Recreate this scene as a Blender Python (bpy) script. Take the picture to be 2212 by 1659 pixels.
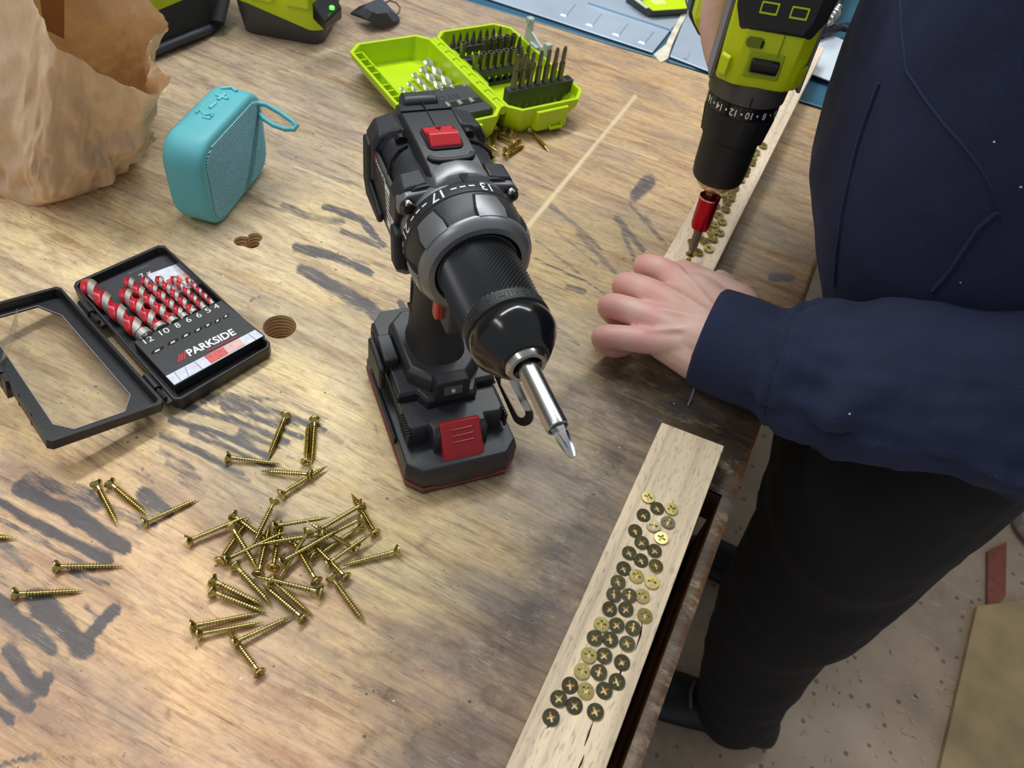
import bpy, bmesh, math, random
import numpy as np
from mathutils import Vector, Matrix, Euler, Quaternion
from math import sin, cos, pi, radians, sqrt, atan2, tau

S = bpy.context.scene
COL = S.collection
for o in list(bpy.data.objects):
    bpy.data.objects.remove(o)

# ------------------------------------------------------------------ camera
# bench top is the plane z = 0, X runs along the back edge, Y along the right edge
F_PX, CX, CY, H = 1661.0, 1106.0, 829.5, 0.42
R = np.array([[0.8926, 0.4101, -0.1874], [0.4297, -0.6481, 0.6287], [0.1364, -0.6417, -0.7547]])
u, s_, vt = np.linalg.svd(R)
R = u @ vt
cam_d = bpy.data.cameras.new('camera')
cam = bpy.data.objects.new('camera', cam_d)
COL.objects.link(cam)
S.camera = cam
ax, ay, az = R[:, 0], -R[:, 1], -R[:, 2]
cam.matrix_world = Matrix(((ax[0], ay[0], az[0], 0), (ax[1], ay[1], az[1], 0), (ax[2], ay[2], az[2], H), (0, 0, 0, 1)))
cam_d.sensor_fit = 'HORIZONTAL'
cam_d.sensor_width = 36.0
cam_d.lens = 36.0 * F_PX / 2212.0
cam_d.clip_start = 0.02
cam_d.clip_end = 30
cam_d.dof.use_dof = True
cam_d.dof.focus_distance = 0.46
cam_d.dof.aperture_fstop = 18.0

# ------------------------------------------------------------------ light
world = bpy.data.worlds.new('workshop_air')
S.world = world
world.use_nodes = True
wb = world.node_tree.nodes['Background']
wb.inputs[0].default_value = (0.90, 0.95, 1.0, 1)
wb.inputs[1].default_value = 0.34

def area(name, loc, target, sx, sy, power, col=(1, 1, 1)):
    d = bpy.data.lights.new(name, 'AREA')
    d.shape = 'RECTANGLE'
    d.size, d.size_y = sx, sy
    d.energy = power
    d.color = col
    o = bpy.data.objects.new(name, d)
    COL.objects.link(o)
    o.location = loc
    v = Vector(target) - Vector(loc)
    o.rotation_euler = v.to_track_quat('-Z', 'Y').to_euler()
    return o

# fluorescent tubes hung over the bench
area('tube_light_bench', (-0.75, 0.85, 1.55), (-0.35, 0.7, 0), 1.4, 0.16, 18.5, (0.97, 1.0, 0.97))
area('tube_light_back', (-0.05, 1.50, 1.7), (-0.1, 0.6, 0), 1.3, 0.18, 13.5, (0.95, 0.99, 1.0))
area('tube_light_near', (-1.0, -0.7, 1.7), (-0.2, 0.5, 0), 1.4, 0.16, 8.5, (1.0, 0.98, 0.94))

S.view_settings.view_transform = 'Standard'
S.view_settings.look = 'None'
S.view_settings.gamma = 1.0
S.view_settings.use_curve_mapping = False
S.view_settings.exposure = 0.0

# ------------------------------------------------------------------ helpers
def P(px, py, z=0.0):
    """bench-space point at height z seen at photo pixel (px, py)"""
    d = R @ np.array([px - CX, py - CY, F_PX])
    t = (z - H) / d[2]
    return Vector((t * d[0], t * d[1], z))

def PD(px, py, depth):
    d = R @ np.array([px - CX, py - CY, F_PX]) * (depth / F_PX)
    return Vector((d[0], d[1], d[2] + H))

def srgb(r, g=None, b=None):
    if g is None:
        r, g, b = r
    f = lambda c: (c / 255 / 12.92) if c / 255 <= 0.04045 else ((c / 255 + 0.055) / 1.055) ** 2.4
    return (f(r), f(g), f(b), 1.0)

MATS = {}
def mat(name, col, rough=0.5, metal=0.0, spec=0.5, bump=0.0, bscale=200.0, vary=0.0, vscale=30.0, coat=0.0, sss=0.0, sheen=0.0, trans=0.0, emit=0.0, detail=4.0):
    """Principled material with procedural colour variation and fine relief"""
    if name in MATS:
        return MATS[name]
    m = bpy.data.materials.new(name)
    m.use_nodes = True
    nt = m.node_tree
    b = nt.nodes['Principled BSDF']
    c = srgb(col) if max(col) > 1.001 else (*col[:3], 1)
    b.inputs['Base Color'].default_value = c
    b.inputs['Roughness'].default_value = rough
    b.inputs['Metallic'].default_value = metal
    b.inputs['Specular IOR Level'].default_value = spec
    b.inputs['Coat Weight'].default_value = coat
    if sss:
        b.inputs['Subsurface Weight'].default_value = sss
        b.inputs['Subsurface Radius'].default_value = (0.01, 0.004, 0.002)
        b.inputs['Subsurface Scale'].default_value = 0.5
    if sheen:
        b.inputs['Sheen Weight'].default_value = sheen
        b.inputs['Sheen Roughness'].default_value = 0.5
        b.inputs['Sheen Tint'].default_value = c
    if trans:
        b.inputs['Transmission Weight'].default_value = trans
    if emit:
        b.inputs['Emission Color'].default_value = c
        b.inputs['Emission Strength'].default_value = emit
    tc = nt.nodes.new('ShaderNodeTexCoord')
    if vary:
        n = nt.nodes.new('ShaderNodeTexNoise')
        n.inputs['Scale'].default_value = vscale
        n.inputs['Detail'].default_value = detail
        nt.links.new(tc.outputs['Object'], n.inputs['Vector'])
        r = nt.nodes.new('ShaderNodeMapRange')
        r.inputs['From Min'].default_value = 0.3
        r.inputs['From Max'].default_value = 0.7
        r.inputs['To Min'].default_value = 1 - vary
        r.inputs['To Max'].default_value = 1 + vary
        nt.links.new(n.outputs['Fac'], r.inputs['Value'])
        mx = nt.nodes.new('ShaderNodeMix')
        mx.data_type = 'RGBA'
        mx.blend_type = 'MULTIPLY'
        mx.inputs['Factor'].default_value = 1
        mx.inputs[6].default_value = c
        nt.links.new(r.outputs['Result'], mx.inputs[7])
        nt.links.new(mx.outputs[2], b.inputs['Base Color'])
    if bump:
        n2 = nt.nodes.new('ShaderNodeTexNoise')
        n2.inputs['Scale'].default_value = bscale
        n2.inputs['Detail'].default_value = 3
        nt.links.new(tc.outputs['Object'], n2.inputs['Vector'])
        bp = nt.nodes.new('ShaderNodeBump')
        bp.inputs['Strength'].default_value = bump
        bp.inputs['Distance'].default_value = 0.001
        nt.links.new(n2.outputs['Fac'], bp.inputs['Height'])
        nt.links.new(bp.outputs['Normal'], b.inputs['Normal'])
    MATS[name] = m
    return m

class MB:
    """mesh builder; everything added is joined into ONE mesh"""
    def __init__(self):
        self.v, self.f, self.m = [], [], []
        self.T = None
    def add(self, vs, fs, mi=0):
        n = len(self.v)
        if self.T is not None:
            vs = [self.T @ Vector(q) for q in vs]
        self.v.extend([tuple(q) for q in vs])
        self.f.extend([tuple(i + n for i in f) for f in fs])
        self.m.extend([mi] * len(fs))
        return self
    def box(self, x0, x1, y0, y1, z0, z1, mi=0):
        vs = [(x, y, z) for x in (x0, x1) for y in (y0, y1) for z in (z0, z1)]
        fs = [(0, 1, 3, 2), (4, 6, 7, 5), (0, 4, 5, 1), (2, 3, 7, 6), (0, 2, 6, 4), (1, 5, 7, 3)]
        return self.add(vs, fs, mi)
    def rings(self, rings, close=True, cap0=True, cap1=True, mi=0):
        """loft through equal-length loops"""
        n = len(rings[0])
        vs = [q for r in rings for q in r]
        fs = []
        for i in range(len(rings) - 1):
            for j in range(n if close else n - 1):
                k = (j + 1) % n
                fs.append((i * n + j, i * n + k, (i + 1) * n + k, (i + 1) * n + j))
        if cap0:
            fs.append(tuple(reversed(range(n))))
        if cap1:
            fs.append(tuple(range((len(rings) - 1) * n, len(rings) * n)))
        return self.add(vs, fs, mi)
    def prism(self, poly, z0, z1, mi=0, axis='z', ins0=0.0, ins1=0.0):
        """extrude a 2D outline between two levels"""
        def put(p, z):
            return {'z': (p[0], p[1], z), 'y': (p[0], z, p[1]), 'x': (z, p[0], p[1])}[axis]
        cx = sum(p[0] for p in poly) / len(poly)
        cy = sum(p[1] for p in poly) / len(poly)
        def sc(d):
            if d == 0:
                return poly
            out = []
            for p in poly:
                l = sqrt((p[0] - cx) ** 2 + (p[1] - cy) ** 2) or 1
                k = (l - d) / l
                out.append((cx + (p[0] - cx) * k, cy + (p[1] - cy) * k))
            return out
        return self.rings([[put(p, z0) for p in sc(ins0)], [put(p, z1) for p in sc(ins1)]], mi=mi)
    def lathe(self, prof, n=32, axis='x', mi=0, cap0=True, cap1=True, a0=0.0, c=(0, 0, 0)):
        """prof: (position along axis, radius)"""
        rs = []
        for t, r in prof:
            ring = []
            for j in range(n):
                a = a0 + tau * j / n
                p = {'x': (t, r * cos(a), r * sin(a)), 'y': (r * sin(a), t, r * cos(a)), 'z': (r * cos(a), r * sin(a), t)}[axis]
                ring.append((p[0] + c[0], p[1] + c[1], p[2] + c[2]))
            rs.append(ring)
        return self.rings(rs, cap0=cap0, cap1=cap1, mi=mi)
    def tube(self, pts, rad, n=8, mi=0, closed=False, flat=1.0, up=(0, 0, 1)):
        """round bar along a path; rad may be a list"""
        pts = [Vector(p) for p in pts]
        m = len(pts)
        rr = rad if isinstance(rad, (list, tuple)) else [rad] * m
        rs = []
        prev = None
        for i, p in enumerate(pts):
            a = pts[(i - 1) % m] if (closed or i > 0) else p
            b = pts[(i + 1) % m] if (closed or i < m - 1) else p
            t = (b - a).normalized()
            if prev is None:
                s = t.cross(Vector(up))
                if s.length < 1e-4:
                    s = t.cross(Vector((1, 0, 0)))
                s.normalize()
            else:
                s = (prev - t * prev.dot(t)).normalized()
            prev = s
            w = s.cross(t).normalized()
            rs.append([p + s * (rr[i] * cos(tau * j / n)) + w * (rr[i] * flat * sin(tau * j / n)) for j in range(n)])
        if closed:
            rs.append(rs[0])
        return self.rings(rs, cap0=not closed, cap1=not closed, mi=mi)
    def build(self, name, mats, parent=None, smooth=35, bevel=0.0, seg=2, loc=None, rot=None, sub=0, weld=True):
        me = bpy.data.meshes.new(name)
        me.from_pydata(self.v, [], self.f)
        if not isinstance(mats, (list, tuple)):
            mats = [mats]
        for m in mats:
            me.materials.append(m)
        if len(mats) > 1:
            me.polygons.foreach_set('material_index', self.m)
        bm = bmesh.new()
        bm.from_mesh(me)
        if weld:
            bmesh.ops.remove_doubles(bm, verts=bm.verts, dist=1e-6)
        bmesh.ops.recalc_face_normals(bm, faces=bm.faces)
        bm.to_mesh(me)
        bm.free()
        if smooth:
            me.polygons.foreach_set('use_smooth', [True] * len(me.polygons))
            me.set_sharp_from_angle(angle=radians(smooth))
        me.update()
        o = bpy.data.objects.new(name, me)
        COL.objects.link(o)
        if parent is not None:
            o.parent = parent
        if loc is not None:
            o.location = loc
        if rot is not None:
            o.rotation_euler = rot
        if bevel:
            b = o.modifiers.new('bevel', 'BEVEL')
            b.width = bevel
            b.segments = seg
            b.limit_method = 'ANGLE'
            b.angle_limit = radians(35)
            b.harden_normals = False
        if sub:
            sm = o.modifiers.new('sub', 'SUBSURF')
            sm.levels = sub
            sm.render_levels = sub
        return o

def empty(name, loc=(0, 0, 0), rot=(0, 0, 0)):
    o = bpy.data.objects.new(name, None)
    COL.objects.link(o)
    o.location = loc
    o.rotation_euler = rot
    o.empty_display_size = 0.02
    return o

def tag(o, label, cat, group=None):
    o['label'] = label
    o['category'] = cat
    if group:
        o['group'] = group
    return o

def struct(o):
    o['kind'] = 'structure'
    return o

def copy_tree(o, parent=None):
    c = o.copy()
    COL.objects.link(c)
    if parent is not None:
        c.parent = parent
    for ch in [k for k in bpy.data.objects if k.parent == o]:
        copy_tree(ch, c)
    return c

def rrect(w, h, r, n=4, cx=0.0, cy=0.0):
    """rounded rectangle outline, w x h full size"""
    out = []
    for sx, sy, a in ((1, 1, 0), (-1, 1, pi / 2), (-1, -1, pi), (1, -1, 1.5 * pi)):
        for k in range(n + 1):
            t = a + pi / 2 * k / n
            out.append((cx + sx * (w / 2 - r) + r * cos(t), cy + sy * (h / 2 - r) + r * sin(t)))
    return out

def chamf(w, h, c, cx=0.0, cy=0.0):
    w, h = w / 2, h / 2
    return [(cx + a, cy + b) for a, b in ((w, h - c), (w - c, h), (-w + c, h), (-w, h - c), (-w, -h + c), (-w + c, -h), (w - c, -h), (w, -h + c))]

def text_mesh(txt, size, depth=0.0, align='CENTER', shear=0.0, bold=0.0, spacing=1.0):
    """flat lettering as (verts, faces), lying in XY, centred"""
    cu = bpy.data.curves.new('t', 'FONT')
    cu.body = txt
    cu.size = size
    cu.align_x = align
    cu.align_y = 'CENTER'
    cu.extrude = depth
    cu.shear = shear
    cu.offset = bold
    cu.space_character = spacing
    cu.resolution_u = 3
    ob = bpy.data.objects.new('t', cu)
    COL.objects.link(ob)
    dg = bpy.context.evaluated_depsgraph_get()
    me = bpy.data.meshes.new_from_object(ob.evaluated_get(dg))
    vs = [tuple(v.co) for v in me.vertices]
    fs = [tuple(p.vertices) for p in me.polygons]
    bpy.data.objects.remove(ob)
    bpy.data.curves.remove(cu)
    bpy.data.meshes.remove(me)
    return vs, fs

def vnoise(x, y, seed=0):
    """value noise on arrays, -1..1"""
    x = np.asarray(x, float); y = np.asarray(y, float)
    xi = np.floor(x).astype(np.int64); yi = np.floor(y).astype(np.int64)
    xf = x - xi; yf = y - yi
    def h(a, b):
        n = (a * 374761393 + b * 668265263 + seed * 974634777) & 0xffffffff
        n = ((n ^ (n >> 13)) * 1274126177) & 0xffffffff
        return ((n ^ (n >> 16)) & 0xffff) / 32767.5 - 1
    sx = xf * xf * (3 - 2 * xf); sy = yf * yf * (3 - 2 * yf)
    a = h(xi, yi); b = h(xi + 1, yi); c = h(xi, yi + 1); d = h(xi + 1, yi + 1)
    return (a + (b - a) * sx) * (1 - sy) + (c + (d - c) * sx) * sy

def fbm(x, y, seed=0, oct=4):
    t = 0; a = 1.0; s = 0
    for k in range(oct):
        t = t + a * vnoise(np.asarray(x) * 2 ** k, np.asarray(y) * 2 ** k, seed + k); s += a; a *= 0.5
    return t / s
# ------------------------------------------------------------------ bench top
def node_mat(name):
    m = bpy.data.materials.new(name)
    m.use_nodes = True
    return m, m.node_tree, m.node_tree.nodes['Principled BSDF']

def N(nt, kind, **kw):
    n = nt.nodes.new(kind)
    for k, v in kw.items():
        if k in n.inputs:
            n.inputs[k].default_value = v
        else:
            setattr(n, k, v)
    return n

def ramp(nt, src, stops):
    r = nt.nodes.new('ShaderNodeValToRGB')
    el = r.color_ramp.elements
    while len(el) < len(stops):
        el.new(0.5)
    for e, (p, c) in zip(el, stops):
        e.position = p
        e.color = c if len(c) == 4 else (*c, 1)
    nt.links.new(src, r.inputs['Fac'])
    return r.outputs['Color']

def mixc(nt, fac, a, b, mode='MIX'):
    m = nt.nodes.new('ShaderNodeMix')
    m.data_type = 'RGBA'
    m.blend_type = mode
    for sock, v in ((m.inputs['Factor'], fac), (m.inputs[6], a), (m.inputs[7], b)):
        if isinstance(v, (int, float)):
            sock.default_value = v if sock.type == 'VALUE' else (v, v, v, 1)
        elif isinstance(v, tuple):
            sock.default_value = v
        else:
            nt.links.new(v, sock)
    return m.outputs[2]

def math_n(nt, op, a, b=None, clamp=False):
    m = nt.nodes.new('ShaderNodeMath')
    m.operation = op
    m.use_clamp = clamp
    for i, v in enumerate((a, b)):
        if v is None:
            continue
        if isinstance(v, (int, float)):
            m.inputs[i].default_value = v
        else:
            nt.links.new(v, m.inputs[i])
    return m.outputs[0]

def stretched(nt, sx, sy, sz, rot=0.0, coord='Object'):
    tc = nt.nodes.new('ShaderNodeTexCoord')
    mp = nt.nodes.new('ShaderNodeMapping')
    mp.inputs['Scale'].default_value = (sx, sy, sz)
    mp.inputs['Rotation'].default_value = (0, 0, rot)
    nt.links.new(tc.outputs[coord], mp.inputs['Vector'])
    return mp.outputs['Vector']

def bench_material():
    m, nt, b = node_mat('worn_plywood')
    L = nt.links.new
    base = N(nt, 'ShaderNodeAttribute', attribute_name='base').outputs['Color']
    stain = N(nt, 'ShaderNodeAttribute', attribute_name='stain').outputs['Fac']
    scr = N(nt, 'ShaderNodeAttribute', attribute_name='scratch').outputs['Fac']
    brown = N(nt, 'ShaderNodeAttribute', attribute_name='brown').outputs['Fac']
    # flowing figure of rotary cut veneer, broad and narrow
    def fig(sx, sy, sc, det, dist, stops, k, rot=0.06):
        nw = N(nt, 'ShaderNodeTexNoise', Scale=sc, Detail=det, Roughness=0.62, Distortion=dist)
        L(stretched(nt, sx, sy, 1, rot), nw.inputs['Vector'])
        return nw.outputs['Fac'], ramp(nt, nw.outputs['Fac'], stops), k
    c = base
    for f_, col_, k_ in (
            fig(2.0, 17, 2.6, 5.0, 1.2, [(0.32, (0.66, 0.54, 0.46)), (0.45, (0.95, 0.91, 0.88)), (0.56, (1.14, 1.13, 1.05)), (0.70, (0.86, 0.72, 0.60))], .85),
            fig(3.5, 34, 4.0, 6.0, 1.6, [(0.36, (0.66, 0.56, 0.50)), (0.46, (0.96, 0.93, 0.91)), (0.56, (1.12, 1.11, 1.07)), (0.66, (0.84, 0.74, 0.66))], .8)):
        c = mixc(nt, k_, c, col_, 'MULTIPLY')
    # fine fibre and pores
    nf = N(nt, 'ShaderNodeTexNoise', Scale=1.6, Detail=4.0, Roughness=0.7)
    L(stretched(nt, 40, 420, 1, 0.06), nf.inputs['Vector'])
    c = mixc(nt, 0.8, c, ramp(nt, nf.outputs['Fac'], [(0.30, (0.72, 0.69, 0.67)), (0.46, (0.98, 0.98, 0.98)), (0.7, (1.12, 1.11, 1.09))]), 'MULTIPLY')
    # blotches of yellow and pink varnish, soft grime
    nb = N(nt, 'ShaderNodeTexNoise', Scale=13.0, Detail=8.0, Roughness=0.72)
    L(stretched(nt, 1, 1.9, 1, 0.1), nb.inputs['Vector'])
    c = mixc(nt, 0.9, c, ramp(nt, nb.outputs['Fac'], [(0.28, (0.74, 0.70, 0.74)), (0.46, (0.98, 0.98, 1.0)), (0.58, (1.08, 1.07, 0.94)), (0.72, (0.97, 0.86, 0.78))]), 'MULTIPLY')
    nq = N(nt, 'ShaderNodeTexNoise', Scale=150.0, Detail=5.0, Roughness=0.7)
    L(stretched(nt, 1, 1.5, 1, 0.5), nq.inputs['Vector'])
    c = mixc(nt, 0.7, c, ramp(nt, nq.outputs['Fac'], [(0.32, (0.74, 0.72, 0.71)), (0.48, (1, 1, 1)), (0.68, (1.12, 1.11, 1.09))]), 'MULTIPLY')
    # brown grime in the worn areas, plus shade painted below the hand
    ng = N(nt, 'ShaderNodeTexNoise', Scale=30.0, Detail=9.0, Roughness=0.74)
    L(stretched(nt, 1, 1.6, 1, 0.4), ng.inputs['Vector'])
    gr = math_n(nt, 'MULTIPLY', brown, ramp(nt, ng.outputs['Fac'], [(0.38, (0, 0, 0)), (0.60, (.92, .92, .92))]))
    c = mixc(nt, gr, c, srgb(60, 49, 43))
    nwp = N(nt, 'ShaderNodeTexNoise', Scale=42.0, Detail=9.0, Roughness=0.78)
    L(stretched(nt, 1, 2.0, 1, 0.15), nwp.inputs['Vector'])
    c = mixc(nt, math_n(nt, 'MULTIPLY', math_n(nt, 'ADD', math_n(nt, 'MULTIPLY', brown, .75), .16), ramp(nt, nwp.outputs['Fac'], [(0.53, (0, 0, 0)), (0.66, (.8, .8, .8))])), c, srgb(196, 178, 150))
    # blue black stain soaked along the grain
    ns = N(nt, 'ShaderNodeTexNoise', Scale=1.0, Detail=7.0, Roughness=0.75)
    L(stretched(nt, 55, 300, 1, 0.06), ns.inputs['Vector'])
    sm = math_n(nt, 'ADD', stain, math_n(nt, 'MULTIPLY', math_n(nt, 'SUBTRACT', ns.outputs['Fac'], 0.5), 1.7))
    sf = ramp(nt, sm, [(0.30, (0, 0, 0)), (0.80, (0.92, 0.92, 0.92))])
    c = mixc(nt, sf, c, srgb(70, 69, 78))
    # grey veil of worn-in dirt
    nvl = N(nt, 'ShaderNodeTexNoise', Scale=8.0, Detail=9.0, Roughness=0.7, Distortion=.6)
    L(stretched(nt, .8, 2.6, 1, 0.12), nvl.inputs['Vector'])
    c = mixc(nt, ramp(nt, nvl.outputs['Fac'], [(0.47, (0, 0, 0)), (0.66, (.5, .5, .5))]), c, srgb(122, 116, 112))
    # specks
    def specks(sc, thr, msc, mthr, colr, k, rot):
        nv = N(nt, 'ShaderNodeTexVoronoi', Scale=sc)
        L(stretched(nt, 1, 1.2, 1, rot), nv.inputs['Vector'])
        nm = N(nt, 'ShaderNodeTexNoise', Scale=msc, Detail=2.0)
        L(stretched(nt, 1, 1, 1, rot), nm.inputs['Vector'])
        return math_n(nt, 'MULTIPLY', math_n(nt, 'MULTIPLY', math_n(nt, 'LESS_THAN', nv.outputs['Distance'], thr), math_n(nt, 'GREATER_THAN', nm.outputs['Fac'], mthr)), k), srgb(colr)
    for f_, cc_ in (specks(95, .10, 22, .60, (58, 50, 48), .75, .3), specks(60, .045, 30, .52, (236, 228, 210), .85, .9), specks(170, .12, 40, .60, (70, 60, 56), .55, 1.7)):
        c = mixc(nt, f_, c, cc_)
    # fine random scratches, pale and dark, broken up
    nmask = N(nt, 'ShaderNodeTexNoise', Scale=38.0, Detail=2.0)
    L(stretched(nt, 1, 1, 1, 0.2), nmask.inputs['Vector'])
    brk = math_n(nt, 'GREATER_THAN', nmask.outputs['Fac'], .53)
    for ang, thr, colr, sc, k_ in ((0.75, 0.68, (222, 210, 186), 34.0, .22), (-0.9, 0.675, (58, 52, 50), 40.0, .5), (1.5, 0.68, (224, 212, 190), 38.0, .25), (-.35, 0.68, (56, 50, 50), 34.0, .45), (2.3, .68, (64, 56, 54), 44.0, .45)):
        nsx = N(nt, 'ShaderNodeTexNoise', Scale=1.0, Detail=2.0, Roughness=0.5, Distortion=.25)
        L(stretched(nt, sc * 1.1, sc * 28, 1, ang), nsx.inputs['Vector'])
        c = mixc(nt, math_n(nt, 'MULTIPLY', math_n(nt, 'MULTIPLY', math_n(nt, 'GREATER_THAN', nsx.outputs['Fac'], thr), brk), k_), c, srgb(colr))
    c = mixc(nt, scr, c, srgb(226, 205, 165))
    L(c, b.inputs['Base Color'])
    ro = ramp(nt, ng.outputs['Fac'], [(0.3, (0.34,) * 3), (0.7, (0.58,) * 3)])
    L(ro, b.inputs['Roughness'])
    b.inputs['Specular IOR Level'].default_value = 0.42
    hsum = math_n(nt, 'ADD', math_n(nt, 'MULTIPLY', nf.outputs['Fac'], 0.5), math_n(nt, 'MULTIPLY', ng.outputs['Fac'], 0.8))
    bp = N(nt, 'ShaderNodeBump', Strength=0.35, Distance=0.0010)
    L(hsum, bp.inputs['Height'])
    L(bp.outputs['Normal'], b.inputs['Normal'])
    return m

def xr(y):
    return 0.065 + 0.012 * y

M_BENCH = bench_material()
M_BENCHSIDE = mat('bench_side_wood', (86, 60, 38), 0.6, vary=0.35, vscale=40, bump=0.3)
M_DARKWOOD = mat('dark_slot_wood', (52, 36, 27), 0.7, vary=0.4, vscale=30, bump=0.3)
M_EDGE = mat('worn_edge_wood', (118, 78, 42), 0.5, vary=0.45, vscale=60, bump=0.4)

bench = tag(empty('workbench', (-0.6, 0.5, -0.85)), 'stained plywood workbench top covered in scratches, holes and dark paint marks', 'workbench')
BL = Vector((-0.6, 0.5, -0.85))
def on_bench(o):
    o.parent = bench
    o.location = -BL
    return o

def yb(x):
    return 0.918 + 0.095 * x
SO, SI, SLOT_Y, Y0, OW = .0088, .0208, 0.338, -0.20, 1.08
offs = np.concatenate([np.array([0, .0014, .0028, .0042, .0056, .0072, SO, .0112, .0136, .016, .0184, SI]), np.arange(.0230, OW + .002, .0021)])
vs_ = np.linspace(0, 1, 540)
OF, VV = np.meshgrid(offs, vs_)
YY = Y0 + VV * (yb(0.075 - OF) - Y0)
k_ = np.argmin(abs(YY[:, 6] - SLOT_Y))
YY[k_, :12] = SLOT_Y
XX = xr(YY) - OF
ny, nx = XX.shape
# image position of every bench point, used to lay the stains and base tones
cw = np.stack([XX, YY, np.full_like(XX, -H)], -1) @ R
U = CX + F_PX * cw[..., 0] / np.maximum(cw[..., 2], 0.05)
V = CY + F_PX * cw[..., 1] / np.maximum(cw[..., 2], 0.05)
ctrl = [(100, 520, 208, 188, 152), (80, 800, 192, 168, 126), (60, 1100, 192, 163, 134), (150, 1250, 196, 162, 128), (300, 1500, 206, 168, 132), (60, 1600, 190, 150, 116), (600, 1550, 192, 158, 128), (400, 1250, 206, 172, 134), (700, 1400, 198, 168, 134), (560, 850, 200, 181, 142), (750, 1000, 212, 192, 152), (900, 1200, 197, 177, 134), (900, 1480, 164, 136, 114), (1000, 1620, 122, 104, 92), (1100, 1150, 172, 152, 120), (1150, 1350, 118, 102, 88), (1200, 1050, 150, 136, 120), (1250, 900, 156, 142, 124), (1300, 1200, 104, 93, 85), (1400, 900, 104, 92, 80), (1580, 980, 74, 63, 54), (1450, 1300, 95, 82, 70), (650, 600, 192, 174, 142), (800, 650, 186, 167, 132), (600, 250, 172, 154, 138), (450, 200, 166, 149, 130), (700, 200, 163, 146, 131), (900, 30, 167, 147, 128), (1200, 400, 168, 145, 116), (1400, 200, 184, 154, 120), (1250, 330, 174, 149, 118), (1250, 600, 168, 148, 110), (1200, 750, 168, 152, 128), (1650, 500, 146, 126, 100), (1700, 640, 134, 108, 78), (1480, 200, 192, 163, 128), (250, 400, 195, 175, 145), (1330, 800, 140, 126, 106)]  # bench tones; slight lighting variation is absorbed into these colours
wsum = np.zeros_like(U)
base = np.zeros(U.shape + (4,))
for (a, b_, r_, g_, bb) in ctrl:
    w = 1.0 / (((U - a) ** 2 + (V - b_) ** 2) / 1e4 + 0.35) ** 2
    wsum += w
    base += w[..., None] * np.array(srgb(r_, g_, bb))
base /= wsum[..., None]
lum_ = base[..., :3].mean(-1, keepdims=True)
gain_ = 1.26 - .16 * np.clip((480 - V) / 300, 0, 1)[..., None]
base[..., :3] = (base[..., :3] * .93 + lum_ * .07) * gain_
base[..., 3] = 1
wob = fbm(XX * 60, YY * 60, 3, 3)
wob2 = fbm(XX * 25, YY * 110, 9, 3)

def stroke(buf, pts, w, k=1.0, soft=0.6, rough=0.5):
    pts = [np.array(p, float) for p in pts]
    d = np.full(U.shape, 1e9)
    for a, c in zip(pts[:-1], pts[1:]):
        ab = c - a
        t = np.clip(((U - a[0]) * ab[0] + (V - a[1]) * ab[1]) / max(ab @ ab, 1e-6), 0, 1)
        d = np.minimum(d, np.hypot(U - a[0] - t * ab[0], V - a[1] - t * ab[1]))
    hw = w / 2.0
    val = np.clip((hw * (1 + rough * wob) - d) / (hw * soft) + 0.5, 0, 1) * k
    np.maximum(buf, val, out=buf)

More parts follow.
